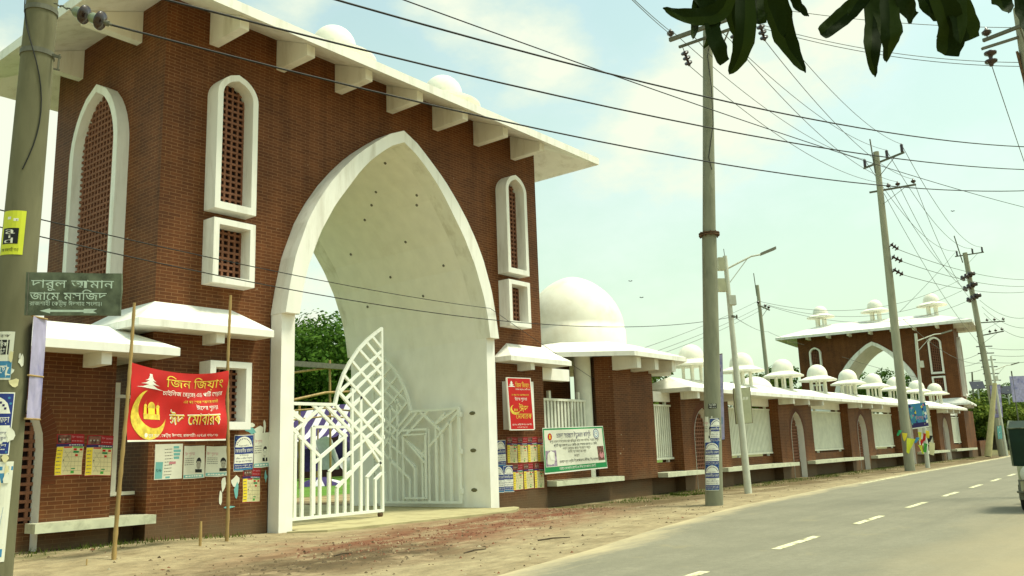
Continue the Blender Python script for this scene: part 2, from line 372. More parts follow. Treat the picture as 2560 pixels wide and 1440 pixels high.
class Art:
    """flat print: coloured shapes in metres (u right, v up), layered one on the other, bent onto a sheet by a mapping function."""
    def __init__(s): s.items = []
    def poly(s, key, pts, lay): s.items.append((key, lay, list(pts), [tuple(range(len(pts)))])); return s
    def rect(s, key, u0, v0, u1, v1, lay, nx=1, ny=1):
        vs = [(u0 + (u1 - u0) * i / nx, v0 + (v1 - v0) * j / ny) for j in range(ny + 1) for i in range(nx + 1)]
        fs = [(j * (nx + 1) + i, j * (nx + 1) + i + 1, (j + 1) * (nx + 1) + i + 1, (j + 1) * (nx + 1) + i) for j in range(ny) for i in range(nx)]
        s.items.append((key, lay, vs, fs)); return s
    def disc(s, key, u, v, r, lay, n=20, ry=None, a0=0, a1=360):
        ry = ry or r
        if r > 0.08:      # wide discs are cut into upright strips so that they can follow a curved sheet
            m_ = 12; vs = []
            for i in range(m_ + 1):
                x_ = -r + 2 * r * i / m_; h_ = ry * max(0.0, 1 - (x_ / r) ** 2) ** .5
                for j in range(3): vs.append((u + x_, v + (h_ * j / 2 if a1 - a0 <= 180 else -h_ + h_ * j)))
            s.items.append((key, lay, vs, [(i * 3 + j, (i + 1) * 3 + j, (i + 1) * 3 + j + 1, i * 3 + j + 1) for i in range(m_) for j in range(2)])); return s
        pts = [(u + r * math.cos(math.radians(a0 + (a1 - a0) * i / n)), v + ry * math.sin(math.radians(a0 + (a1 - a0) * i / n))) for i in range(n + (a1 - a0 < 360))]
        return s.poly(key, pts, lay)
    def text(s, key, t, u, v, h, lay, w=None, align='l', stretch=True):
        V, Fc, adv = shape(t)
        if not V: return s
        k = h / 0.70; kx = k
        if w: kx = w / adv if stretch else min(k, w / adv)
        tw = adv * kx
        du = u - (tw if align == 'r' else tw / 2 if align == 'c' else 0)
        s.items.append((key, lay, [(du + p[0] * kx, v + p[1] * k) for p in V], Fc)); return s
    def scribble(s, key, u0, v0, u1, v1, lay, rnd, fill=0.75):
        """a line of print too small to read: short word-length strokes"""
        u = u0
        while u < u1 - 0.005:
            w = min(rnd.uniform(0.6, 2.4) * (v1 - v0) * 1.6, u1 - u)
            s.rect(key, u, v0, u + w * fill, v1, lay); u += w
        return s
    def build(s, name, fn, parent=None, step=0.0015, **kw):
        keys = []; mb = MB()
        for key, lay, vs, fs in s.items:
            if key not in keys: keys.append(key)
            mb.cur = keys.index(key); mb.add([fn(u, v, lay * step) for u, v in vs], fs)
        return mb.build(name, [M[k] for k in keys], parent, fix=False, **kw)
def planar(o, du, dv, n):
    o, du, dv, n = Vector(o), Vector(du), Vector(dv), Vector(n)
    return lambda u, v, e: o + du * u + dv * v + n * e

# ------------------------------------------------------------------ ground
def sm(a, b, x):
    t = max(0.0, min(1.0, (x - a) / (b - a))); return t * t * (3 - 2 * t)
def gz(x, y):
    h = 0.13 - 0.12 * sm(8.5, 12.5, x) - 0.19 * sm(19.5, 23.5, x)
    return h * sm(12.0, 15.5, y) * (1 - sm(17.6, 20.5, y))
EDGE = [(-40, -2.0), (-10, 3.4), (0, 5.7), (9.2, 7.7), (12.1, 8.2), (15.9, 9.05), (21.7, 10.1), (29.8, 10.75), (42.4, 11.5), (60, 12.2), (72, 12.7), (87, 13.8), (120, 16), (200, 23), (400, 42)]
def edge_y(x):
    for (a, b), (c, d) in zip(EDGE, EDGE[1:]):
        if x <= c: return b + (d - b) * (x - a) / (c - a)
    return EDGE[-1][1]
def grid(xs, ys, zf):
    mb = MB(); n = len(xs)
    mb.add([(x, y, zf(x, y)) for y in ys for x in xs], [(j * n + i, j * n + i + 1, (j + 1) * n + i + 1, (j + 1) * n + i) for j in range(len(ys) - 1) for i in range(n - 1)], True)
    return mb
from mathutils import noise as _ns
def frange(a, b, st):
    r = []
    while a < b - 1e-6: r.append(a); a += st
    return r + [b]
def ground_mat():
    mt, t, b = newmat('sandy verge', 0.9, 0.15)
    g = N('ShaderNodeNewGeometry', t); sp = N('ShaderNodeSeparateXYZ', t); t.links.new(g.outputs['Position'], sp.inputs[0])
    def noise(sc, de=6, ro=0.6, st=(1, 1, 1)):
        mpn = N('ShaderNodeMapping', t); mpn.inputs['Scale'].default_value = st; t.links.new(g.outputs['Position'], mpn.inputs[0])
        n = N('ShaderNodeTexNoise', t); n.inputs['Scale'].default_value = sc; n.inputs['Detail'].default_value = de; n.inputs['Roughness'].default_value = ro
        t.links.new(mpn.outputs[0], n.inputs['Vector']); return n.outputs[0]
    def rmp(inp, lo, hi, a=0.0, c=1.0):
        r = N('ShaderNodeMapRange', t); r.inputs[1].default_value = lo; r.inputs[2].default_value = hi; r.inputs[3].default_value = a; r.inputs[4].default_value = c
        t.links.new(inp, r.inputs[0]); return r.outputs[0]
    def mathn(op, a, c):
        n = N('ShaderNodeMath', t, operation=op)
        for k, q in enumerate((a, c)):
            if isinstance(q, (int, float)): n.inputs[k].default_value = q
            else: t.links.new(q, n.inputs[k])
        return n.outputs[0]
    def mix(f, a, c):
        n = N('ShaderNodeMixRGB', t); t.links.new(f, n.inputs[0])
        for k, q in ((1, a), (2, c)):
            if isinstance(q, tuple): n.inputs[k].default_value = q + (1,)
            else: t.links.new(q, n.inputs[k])
        return n.outputs[0]
    fine = noise(9, 8, 0.7); mid = noise(1.3, 6, 0.6); big = noise(0.45, 4, 0.5)
    c = mix(rmp(mid, 0.3, 0.7), (0.42, 0.345, 0.205), (0.265, 0.205, 0.115))
    # earthy brown towards the wall and along the verge further on
    earth = mathn('MULTIPLY', rmp(sp.outputs[1], 11.0, 13.5), rmp(big, 0.30, 0.52))
    c = mix(mathn('MULTIPLY', earth, rmp(sp.outputs[0], 17, 24)), c, (0.150, 0.108, 0.054))
    # crushed red brick in front of the gate
    dx = mathn('ABSOLUTE', mathn('SUBTRACT', sp.outputs[0], 15.5), 0); dy = mathn('ABSOLUTE', mathn('SUBTRACT', sp.outputs[1], mathn('ADD', mathn('MULTIPLY', sp.outputs[0], 0.22), 9.9)), 0)
    red = mathn('MULTIPLY', rmp(dx, 9.0, 4.0), rmp(dy, 2.8, 0.8)); red = mathn('MULTIPLY', red, rmp(noise(1.1, 7, 0.68, (0.5, 1.3, 1)), 0.34, 0.54))
    c = mix(mathn('MULTIPLY', red, 0.95), c, (0.19, 0.070, 0.038))
    # damp dark soil near the road on the left
    dx2 = mathn('ABSOLUTE', mathn('SUBTRACT', sp.outputs[0], 9.7), 0); dy2 = mathn('ABSOLUTE', mathn('SUBTRACT', sp.outputs[1], 11.3), 0)
    dk = mathn('MULTIPLY', rmp(dx2, 3.4, 1.0), rmp(dy2, 1.7, 0.5)); dk = mathn('MULTIPLY', dk, rmp(noise(1.3, 8, 0.72), 0.36, 0.50))
    c = mix(mathn('MULTIPLY', dk, 0.85), c, (0.085, 0.060, 0.030))
    # moss along the foot of the walls
    mo = mathn('MULTIPLY', rmp(sp.outputs[1], 15.3, 16.4), rmp(noise(1.1, 5), 0.45, 0.6)); mo = mathn('MULTIPLY', mo, rmp(dx, 4.5, 6.5))
    c = mix(mathn('MULTIPLY', mo, 0.8), c, (0.085, 0.095, 0.030))
    # rough grass beyond the wall and the far land
    c = mix(rmp(sp.outputs[1], 27, 30), c, (0.10, 0.17, 0.022))
    c = mix(rmp(sp.outputs[0], 92, 110), c, (0.16, 0.15, 0.06))
    sp2 = rmp(noise(3.2, 12, 0.82, (0.6, 1.4, 1)), 0.32, 0.68, 0.55, 1.25)
    mu = N('ShaderNodeMixRGB', t, blend_type='MULTIPLY'); mu.inputs[0].default_value = 1
    t.links.new(c, mu.inputs[1]); t.links.new(sp2, mu.inputs[2])
    # crumbs and dead leaves
    crumbs = rmp(noise(14, 4, 0.6, (0.5, 1.4, 1)), 0.66, 0.70)
    c = mix(mathn('MULTIPLY', crumbs, 0.8), mu.outputs[0], (0.055, 0.038, 0.020))
    t.links.new(c, b.inputs['Base Color'])
    bp = N('ShaderNodeBump', t); bp.inputs['Strength'].default_value = 0.6; bp.inputs['Distance'].default_value = 0.04
    t.links.new(fine, bp.inputs['Height']); t.links.new(bp.outputs[0], b.inputs['Normal'])
    return mt
def bumpy(x, y):
    k = sm(6.0, 10.0, y) * (1 - sm(16.2, 16.9, y)) * sm(0.15, 1.2, y - edge_y(x))
    return gz(x, y) - 0.012 + k * (0.035 * _ns.noise(Vector((x * 0.9, y * 0.9, 0))) + 0.018 * _ns.noise(Vector((x * 3.1, y * 3.1, 2))))
xs = [-3000, -800, -200, -60, -20] + frange(-6, 30, 0.3) + frange(31, 60, 1) + frange(63, 120, 3) + [150, 250, 500, 1200, 3500]
ys = [-3000, -600, -100, -20, 0] + frange(3, 6, 1) + frange(6.5, 17.5, 0.25) + frange(18, 24, 1) + [30, 50, 100, 300, 900, 3500]
grid(xs, ys, bumpy).build('ground', ground_mat(), kind='structure', label='sandy verge and bare earth', fix=False)

def road_mat():
    mt, t, b = newmat('worn asphalt', 0.85, 0.2)
    g = N('ShaderNodeNewGeometry', t); u = N('ShaderNodeUVMap', t); u.uv_map = 'across'
    sp = N('ShaderNodeSeparateXYZ', t); t.links.new(u.outputs[0], sp.inputs[0])
    def noise(sc, de=6, ro=0.6, st=(1, 1, 1)):
        mpn = N('ShaderNodeMapping', t); mpn.inputs['Scale'].default_value = st; t.links.new(g.outputs['Position'], mpn.inputs[0])
        n = N('ShaderNodeTexNoise', t); n.inputs['Scale'].default_value = sc; n.inputs['Detail'].default_value = de; n.inputs['Roughness'].default_value = ro
        t.links.new(mpn.outputs[0], n.inputs['Vector']); return n.outputs[0]
    def rmp(inp, lo, hi, a=0.0, c=1.0):
        r = N('ShaderNodeMapRange', t); r.inputs[1].default_value = lo; r.inputs[2].default_value = hi; r.inputs[3].default_value = a; r.inputs[4].default_value = c
        t.links.new(inp, r.inputs[0]); return r.outputs[0]
    def mix(f, a, c):
        n = N('ShaderNodeMixRGB', t); t.links.new(f, n.inputs[0])
        for k, q in ((1, a), (2, c)):
            if isinstance(q, tuple): n.inputs[k].default_value = q + (1,)
            else: t.links.new(q, n.inputs[k])
        return n.outputs[0]
    c = mix(rmp(noise(0.7, 6), 0.3, 0.7), (0.215, 0.200, 0.145), (0.285, 0.263, 0.192))
    c = mix(rmp(noise(38, 4, 0.7), 0.35, 0.7, 0, 0.5), c, (0.135, 0.128, 0.084))
    c = mix(rmp(noise(7, 6, 0.75), 0.40, 0.62, 0, 0.35), c, (0.145, 0.137, 0.092))
    c = mix(rmp(noise(1.2, 6, 0.6, (0.08, 1.6, 1)), 0.42, 0.68, 0, 0.45), c, (0.155, 0.146, 0.105))
    c = mix(rmp(noise(0.9, 9, 0.75), 0.60, 0.64, 0, 0.4), c, (0.27, 0.235, 0.135))
    # sand blown in from both edges, in streaks
    s1 = N('ShaderNodeMath', t, operation='MULTIPLY_ADD'); s1.inputs[1].default_value = 2.4; t.links.new(noise(0.9, 12, 0.76, (0.35, 1.6, 1)), s1.inputs[0]); t.links.new(sp.outputs[1], s1.inputs[2])
    c = mix(rmp(s1.outputs[0], 1.85, 1.10), c, (0.47, 0.39, 0.235))
    s2 = N('ShaderNodeMath', t, operation='MULTIPLY_ADD'); s2.inputs[1].default_value = 2.4; t.links.new(noise(0.6, 8, 0.7, (0.5, 1.2, 1)), s2.inputs[0]); t.links.new(sp.outputs[0], s2.inputs[2])
    c = mix(rmp(s2.outputs[0], 4.6, 2.2, 0, 0.75), c, (0.36, 0.29, 0.17))
    t.links.new(c, b.inputs['Base Color'])
    bp = N('ShaderNodeBump', t); bp.inputs['Strength'].default_value = 0.35; bp.inputs['Distance'].default_value = 0.01
    t.links.new(noise(60, 3), bp.inputs['Height']); t.links.new(bp.outputs[0], b.inputs['Normal'])
    return mt
def strip(name, xs, lo, hi, z, mt, n=6, **kw):
    mb = MB(); vs = []; ac = []
    for x in xs:
        for j in range(n + 1):
            y = lo(x) + (hi(x) - lo(x)) * j / n; vs.append((x, y, z)); ac.append((y - lo(x), hi(x) - y))
    mb.add(vs, [(i * (n + 1) + j, (i + 1) * (n + 1) + j, (i + 1) * (n + 1) + j + 1, i * (n + 1) + j + 1) for i in range(len(xs) - 1) for j in range(n)])
    o = mb.build(name, mt, fix=False, **kw)
    uv = o.data.uv_layers.new(name='across')
    for p in o.data.polygons:
        for li in p.loop_indices: uv.data[li].uv = ac[o.data.loops[li].vertex_index]
    return o
def near_edge(x): return min(0.2 + 0.028 * x, edge_y(x) - 5.0)
strip('road', [-40, -20, -10] + frange(-5, 100, 1.0) + [120, 160, 200, 300, 400], near_edge, edge_y, 0.006, road_mat(), kind='structure', label='worn grey asphalt road')
# painted dashes on the crown of the road, and the thin edge line
pm, pt, pb = newmat('worn road paint', 0.8)
_g = N('ShaderNodeNewGeometry', pt); _n = N('ShaderNodeTexNoise', pt); _n.inputs['Scale'].default_value = 7; _n.inputs['Detail'].default_value = 8; pt.links.new(_g.outputs['Position'], _n.inputs['Vector'])
_r = N('ShaderNodeValToRGB', pt); _r.color_ramp.elements[0].position = 0.38; _r.color_ramp.elements[1].position = 0.48
_r.color_ramp.elements[0].color = (0.22, 0.20, 0.11, 1); _r.color_ramp.elements[1].color = (0.70, 0.67, 0.42, 1)
pt.links.new(_n.outputs[0], _r.inputs[0]); pt.links.new(_r.outputs[0], pb.inputs['Base Color'])
k = 0
for i in range(-2, 26):
    x0 = 13.2 + 4.42 * i + (-0.25 if i == -1 else 0); y0 = 5.52 + 0.045 * (x0 - 13.2); mb = MB()
    mb.add([(x0, y0 - 0.075, 0.011), (x0 + 2.05, y0 + 0.09 - 0.075, 0.011), (x0 + 2.05, y0 + 0.09 + 0.075, 0.011), (x0, y0 + 0.075, 0.011)], [(0, 1, 2, 3)])
    mb.build('road_dash', pm, kind='structure', label='white dash of the road centre line', group='centre line dashes')
strip('road_edge_line', frange(34, 100, 2), lambda x: edge_y(x) - 0.42, lambda x: edge_y(x) - 0.30, 0.011, pm, 1, kind='structure', label='thin white line along the far edge of the road')
# concrete apron through the gateway
mb = MB()
front = [(12.25, 16.35), (12.9, 15.75), (14, 15.62), (15.2, 15.5), (16.4, 15.42), (17.6, 15.32), (18.6, 15.25), (19.3, 15.45), (20.1, 16.0), (20.3, 16.35)]
poly = front + [(19.66, 16.5), (19.66, 26), (12.68, 26), (12.68, 16.5)]
mb.prism([(x, y, 0) for x, y in poly], (0, 0, -0.1), (0, 0, 0.045))
mb.build('pavement', mat('gate floor screed', (0.42, 0.37, 0.20), 0.85, 0.12, 2.5, 0.1, dirt=(0.24, 0.19, 0.095), dirt_scale=1.3, dirt_lo=0.5, dirt_hi=0.75), kind='structure', label='pale concrete apron in the gateway')
mb = MB(); mb.box(4, 42, 26.0, 31.0, -0.05, 0.012)
mb.build('path', mat('inner path', (0.34, 0.26, 0.13), 0.9, 0.2, 0.8, 0.2, dirt=(0.2, 0.14, 0.07), dirt_scale=0.7, dirt_lo=0.45, dirt_hi=0.6), kind='structure', label='dusty path inside the compound')
lawn_m = mat('short lawn', (0.085, 0.19, 0.012), 0.9, 0.3, 1.2, 0.3, dirt=(0.14, 0.20, 0.03), dirt_scale=0.3, dirt_lo=0.5, dirt_hi=0.7)
mb = MB(); mb.box(4, 85, 31.0, 110, -0.05, 0.016); mb.build('lawn', lawn_m, kind='structure', label='bright green lawn of the prayer ground')

# ------------------------------------------------------------------ the gateway (local axes: x along its front, y into it)
HW, DEP, HT = 6.81, 5.3, 12.05
OUT = [(0.0, 3.90), (5.0, 3.90), (5.77, 3.77), (6.45, 3.62), (7.36, 3.27), (7.9, 2.97), (8.5, 2.55), (9.0, 2.12), (9.5, 1.62), (10.0, 0.98), (10.35, 0.48), (10.56, 0.0)]
INN = [(0.0, 3.50), (5.0, 3.50), (5.65, 3.40), (6.2, 3.26), (7.1, 2.90), (7.9, 2.44), (8.45, 2.02), (9.0, 1.60), (9.4, 1.22), (9.75, 0.80), (10.05, 0.38), (10.22, 0.0)]
def prof(P, z):
    for (a, b), (c, d) in zip(P, P[1:]):
        if z <= c: return b + (d - b) * (z - a) / (c - a)
    return 0.0
def window_outline(c, half, z0, zs, za, n=7):
    """pointed arch outline (x, z), anticlockwise from bottom left; zs spring, za apex (zs == za gives a rectangle)"""
    pts = [(c - half, z0), (c + half, z0), (c + half, zs)]
    if za > zs:
        for i in range(1, n): 
            t = i / n; pts.append((c + half * (1 - t ** 2.0) ** 0.66, zs + (za - zs) * t))
        pts.append((c, za))
        for i in range(n - 1, 0, -1):
            t = i / n; pts.append((c - half * (1 - t ** 2.0) ** 0.66, zs + (za - zs) * t))
    pts.append((c - half, zs))
    return pts
def frame_ring(outer, inner, y0, y1, to3):
    """a moulded frame between two outlines with the same number of points, from depth y0 (wall) to y1 (front)"""
    mb = MB(); n = len(outer)
    vs = [to3(x, y, z) for (P, y) in ((outer, y0), (outer, y1), (inner, y1), (inner, y0)) for x, z in P]
    fs = []
    for i in range(n):
        j = (i + 1) % n
        for a in range(3): fs.append((a * n + i, a * n + j, (a + 1) * n + j, (a + 1) * n + i))
    return mb.add(vs, fs)
def lattice(c, half, z0, zs, za, y, to3, step=0.155, bw=0.05, th=0.05):
    mb = MB()
    def hw(z):
        if za <= zs or z <= zs: return half
        t = min(1, (z - zs) / (za - zs)); return half * (1 - t ** 2.0) ** 0.66
    def ztop(dx):
        if za <= zs: return za
        lo, hi = zs, za
        for _ in range(24):
            m_ = (lo + hi) / 2
            if hw(m_) > abs(dx): lo = m_
            else: hi = m_
        return lo
    k = int(half / step)
    for i in range(-k - 1, k + 2):
        x = (i + 0.5) * step
        if abs(x) > half: continue
        a = [to3(c + x + sx * bw / 2, y + dy, z) for z in (z0, ztop(x)) for dy in (0, th) for sx in (-1, 1)]
        mb.add(a, [(0, 1, 5, 4), (2, 0, 4, 6), (1, 3, 7, 5), (2, 3, 7, 6)])
    z = z0 + step * 0.45
    while z < za - 0.05:
        w = hw(z)
        a = [to3(c + sx * w, y + dy * 1.12 - 0.003, z + sz * bw / 2) for sz in (-1, 1) for dy in (0, th) for sx in (-1, 1)]
        mb.add(a, [(0, 1, 5, 4), (0, 2, 3, 1), (4, 5, 7, 6), (2, 3, 7, 6)]); z += step * 0.93
    return mb
def hip_roof(x0, x1, y0, y1, ze, th, wx0, wx1, wy0, wy1, zw, rx0, rx1, ry, zr):
    """thin hipped slab: eave rectangle, fascia, sloping soffit up to the wall rectangle, sloping top up to a ridge"""
    mb = MB()
    e = [(x0, y0), (x1, y0), (x1, y1), (x0, y1)]; w = [(wx0, wy0), (wx1, wy0), (wx1, wy1), (wx0, wy1)]
    vs = [p + (zw,) for p in w] + [p + (ze,) for p in e] + [p + (ze + th,) for p in e] + [(rx0, ry, zr), (rx1, ry, zr)]
    fs = [(3, 2, 1, 0)]
    for i in range(4):
        j = (i + 1) % 4
        fs += [(i, j, 4 + j, 4 + i), (4 + i, 4 + j, 8 + j, 8 + i)]
    fs += [(8, 9, 13, 12), (9, 10, 13), (10, 11, 12, 13), (11, 8, 12)]
    return mb.add(vs, fs)
def cupola(parent, x, y, zb, s, cols=6, colr=0.06, colh=0.62, clust=0.40):
    """little kiosk dome: ring of columns, wide sloping brim, drum and dome"""
    z = zb + colh; mb = MB()
    mb.lathe([(0.02, 0), (1.07 * s, 0), (1.07 * s, 0.06 * s), (0.60 * s, 0.27 * s), (0.575 * s, 0.27 * s), (0.575 * s, 0.36 * s)], (x, y, z), 28, False)
    pr = [(0.565 * s * math.cos(a) ** 0.95 if a < 1.56 else 0.0, 0.36 * s + 0.60 * s * math.sin(a)) for a in [i * math.pi / 2 / 9 for i in range(10)]]
    mb.lathe(pr, (x, y, z), 28)
    d = mb.build('cupola', M['dome'], parent)
    for i in range(cols):
        a = 2 * math.pi * (i + 0.5) / cols
        q = MB(); q.lathe([(colr, 0), (colr, colh + 0.02)], (x + clust * s * math.cos(a), y + clust * s * math.sin(a), zb), 8)
        q.build('column', M['dome'], d)
    return d
def bracket(parent, x, y0, y1, zb, zt0, zt1, w=0.24, axis='y', mname='white'):
    """corbel rib under an eave: flat bottom zb, top following the soffit from zt0 (wall) to zt1 (tip)"""
    mb = MB()
    if axis == 'y': P = [(x - w / 2, y0, zb), (x - w / 2, y1, zb), (x - w / 2, y1, zt1), (x - w / 2, y0, zt0)]; e = (w, 0, 0)
    else: P = [(y0, x - w / 2, zb), (y1, x - w / 2, zb), (y1, x - w / 2, zt1), (y0, x - w / 2, zt0)]; e = (0, w, 0)
    mb.prism(P, (0, 0, 0), e); return mb.build('bracket', M[mname], parent)

def make_gate(name, label):
    g = thing(name, label, 'gateway')
    zs = sorted(set([z for z, _ in OUT] + [6.9, 8.2, 9.25, 9.75, 10.18, 10.48]))
    zs = [z for z in zs if z <= 10.56]
    for nm, y, yo in (('front_wall', 0.0, 0.35), ('rear_wall', DEP - 0.35, DEP)):
        mb = MB()
        for yy in (y, yo):
            for a, c in zip(zs, zs[1:]):
                for s_ in (-1, 1):
                    mb.add([(s_ * HW, yy, a), (s_ * prof(OUT, a), yy, a), (s_ * prof(OUT, c), yy, c), (s_ * HW, yy, c)], [(0, 1, 2, 3)])
            mb.add([(-HW, yy, 10.56), (HW, yy, 10.56), (HW, yy, HT), (-HW, yy, HT)], [(0, 1, 2, 3)])
        for s_ in (-1, 1): mb.add([(s_ * HW, y, -0.5), (s_ * 3.9, y, -0.5), (s_ * 3.9, y, 0), (s_ * HW, y, 0)], [(0, 1, 2, 3)])
        mb.build('wall', M['brick'], g)
    for s_ in (-1, 1):
        mb = MB(); mb.add([(s_ * HW, 0, -0.5), (s_ * HW, DEP, -0.5), (s_ * HW, DEP, HT), (s_ * HW, 0, HT)], [(0, 1, 2, 3)])
        mb.build('wall', M['brick'], g)
    # lining of the passage
    mb = MB(); zz = [-0.1] + sorted(set([z for z, _ in INN][1:] + [8.2, 9.2, 9.58, 9.9, 10.14]))
    for y0, y1 in ((-0.40, DEP + 0.40),):
        for a, c in zip(zz, zz[1:]):
            for s_ in (-1, 1):
                A, C_ = prof(INN, max(a, 0)), prof(INN, c)
                ya, yb = (-0.40, DEP + 0.4) if a < 4.9 else (-0.58, DEP + 0.58)
                mb.add([(s_ * A, ya, a), (s_ * A, yb, a), (s_ * C_, yb, c), (s_ * C_, ya, c)], [(0, 1, 2, 3)], a >= 4.9)
    mb.build('passage_lining', M['whiteold'], g)
    # raised bands round the arch, and the jambs that carry them
    for yw, yf in ((0.0, -0.58), (DEP, DEP + 0.58)):
        zz = [z for z in sorted(set([z for z, _ in OUT] + [z for z, _ in INN])) if z >= 5.0]
        no = [(prof(OUT, 5.0 + (10.56 - 5.0) * i / 24), 5.0 + (10.56 - 5.0) * i / 24) for i in range(25)]
        ni = [(prof(INN, 5.0 + (10.22 - 5.0) * i / 24), 5.0 + (10.22 - 5.0) * i / 24) for i in range(25)]
        o_ = [(-x, z) for x, z in no] + [(x, z) for x, z in no[::-1][1:]]
        i_ = [(-x + 0.004, z) for x, z in ni] + [(x - 0.004, z) for x, z in ni[::-1][1:]]
        mb = MB(); n = len(o_)
        vs = [(x, y, z) for P, y in ((o_, yw), (o_, yf), (i_, yf), (i_, yw)) for x, z in P]; fs = []
        for k in range(n - 1):
            for a in range(3): fs.append((a * n + k, a * n + k + 1, (a + 1) * n + k + 1, (a + 1) * n + k))
        fs += [(0, n, 2 * n, 3 * n), (n - 1, 2 * n - 1, 3 * n - 1, 4 * n - 1)]
        mb.add(vs, fs); mb.build('arch_band', M['white'], g)
        for s_ in (-1, 1):
            mb = MB(); ya, yb = sorted((yw, yw + (yf - yw) * 0.70)); mb.box(*sorted((s_ * 3.504, s_ * 3.88)), ya, yb, -0.1, 4.998)
            mb.build('jamb', M['whiteold'], g)
    # holes left by the scaffolding in the lining of the passage
    for px, py in ((963, 408), (940, 480), (929, 513), (912, 550), (1042, 488), (1042, 513), (1014, 605), (877, 636), (1109, 664), (976, 693), (1058, 740), (919, 767)):
        lo, hi = 0.0, 3.5; d = _ray(px, py); t0 = 22.0
        # march the ray until it meets the right half of the vault
        t = 14.0 / math.hypot(d.x, d.y)
        for _ in range(4000):
            p = EYE + d * t
            if p.y > 16.6 and p.x - GX > 0 or p.z > 11:
                if p.x - GX >= prof(INN, min(10.2, p.z)) - 0.012: break
            t *= 1.0006
        q = MB(); q.lathe([(0.042, -0.02), (0.042, 0.015), (0.0, 0.016)], (0, 0, 0), 10); 
        h = q.build('scaffold_hole', M['grey'], g); h.location = (p.x - GX, p.y - GY, p.z)
        z_ = min(10.1, p.z); nx = Vector((-1, 0, (prof(INN, z_ + .05) - prof(INN, z_ - .05)) / 0.1)); h.rotation_euler = nx.to_track_quat('Z', 'Y').to_euler()
    # windows of both long fronts and of the two ends
    sides = [(lambda x, y, z: (x, -y, z)), (lambda x, y, z: (-x, DEP + y, z))]
    for to3 in sides:
        for c in (-5.2, 5.2):
            for z0, zsp, za, half in ((7.2, 9.95, 10.52, 0.54), (5.50, 6.98, 6.98, 0.54), (2.30, 3.78, 3.78, 0.52)):
                o_ = window_outline(c, half, z0, zsp, za); b = 0.14
                i_ = window_outline(c, half - b, z0 + b * 1.2, zsp if za > zsp else zsp - b, za - b * 1.1)
                fr = frame_ring(o_, i_, 0.0, 0.43, to3).build('window_frame', M['white'], g)
                lattice(c, half - b, z0 + b * 1.2, zsp if za > zsp else zsp - b, za - b * 1.1, 0.02, to3).build('lattice', M['jali'], fr)
                mb = MB(); mb.add([to3(x, 0.006, z) for x, z in i_], [tuple(range(len(i_)))]); mb.build('shade_backing', M['painted_shade'], fr)  # near-black sheet on the solid wall, painting the shade behind the lattice
    for to3 in ((lambda x, y, z: (-HW - y, DEP - x, z)), (lambda x, y, z: (HW + y, x, z))):
        c, half, z0, zsp, za = DEP / 2 + 0.02, 1.18, 5.2, 8.9, 10.62; b = 0.19
        o_ = window_outline(c, half, z0, zsp, za); i_ = window_outline(c, half - b, z0 + 0.2, zsp, za - 0.2)
        fr = frame_ring(o_, i_, 0.0, 0.28, to3).build('window_frame', M['white'], g)
        lattice(c, half - b, z0 + 0.2, zsp, za - 0.2, 0.02, to3).build('lattice', M['jali'], fr)
        mb = MB(); mb.add([to3(x, 0.006, z) for x, z in i_], [tuple(range(len(i_)))]); mb.build('shade_backing', M['painted_shade'], fr)  # same painted shade, no hole is cut in the end wall
    # roof slab, ribs beneath it and kiosks on its ridge
    RX, RY0, RY1, ZE = 8.5, -1.58, DEP + 1.58, 11.40
    rf = hip_roof(-RX, RX, RY0, RY1, ZE, 0.24, -HW, HW, 0, DEP, HT, -4.9, 4.9, DEP / 2, 12.95).build('roof', M['white'], g)
    for i in range(7):
        x = -5.62 + 1.875 * i
        for y0, d in ((0, -1), (DEP, 1)): bracket(g, x, y0, y0 + d * 1.22, 11.25, 12.04, 11.54)
    for y in (1.2, 4.1):
        for x0, d in ((-HW, -1), (HW, 1)): bracket(g, y, x0, x0 + d * 1.3, 11.27, 12.04, 11.54, axis='x')
    for x in (-4.95, 0.15, 5.1): cupola(g, x, DEP / 2, 12.42, 1.24, cols=4, colr=0.16, colh=1.28, clust=0.36)
    # small hipped hoods wrapped round the corners above the lower windows
    for sx in (-1, 1):
        for yf in (0, DEP):
            sy = -1 if yf == 0 else 1
            x0, x1 = HW - 1.86, HW
            ov, ze, th, zr = 0.70, 4.36, 0.15, 5.0
            P = []
            mb = MB()
            # front arm then the arm along the end wall, as one folded sheet with thickness
            ey = yf + sy * ov; ex = HW + ov; yb = yf - sy * 1.45
            T = [(x0 - ov + 0.05, yf, ze + th), (x0 - ov + 0.05, ey, ze + th), (ex, ey, ze + th), (ex, yb - sy * 0.6, ze + th), (HW, yb - sy * 0.6, ze + th), (x0, yf, zr), (x1, yf, zr), (x1, yb, zr)]
            B = [(p[0], p[1], ze) for p in T[:5]] + [(HW, yf, ze)]
            vs = [(sx * p[0], p[1], p[2]) for p in T + B]
            fs = [(0, 1, 5), (1, 2, 6, 5), (2, 3, 7, 6), (3, 4, 7), (8, 9, 1, 0), (9, 10, 2, 1), (10, 11, 3, 2), (11, 12, 4, 3), (8, 13, 10, 9), (13, 12, 11, 10)]
            mb.add(vs, fs); mb.build('hood', M['white'], g)
            bracket(g, sx * (x0 + 0.62), yf + sy * 0.0, yf + sy * 0.55, 4.15, ze, ze, 0.2)
            bracket(g, yf - sy * 0.8, sx * HW, sx * (HW + 0.55), 4.15, ze, ze, 0.2, axis='x')
    return g
GX, GY = 16.16, 17.1
gate = make_gate('gateway', 'near brick gateway with tall white pointed arch, white flared roof and open lattice gates')
gate.location = (GX, GY, 0)
far = copy_tree(gate)
far['label'] = 'distant brick gateway behind the row of white kiosk domes, seen past the utility poles'
far['category'] = 'gateway'
far.rotation_euler = (0, 0, math.radians(-82.9))
_c = Vector((0, DEP / 2, 0)); _c.rotate(far.rotation_euler)
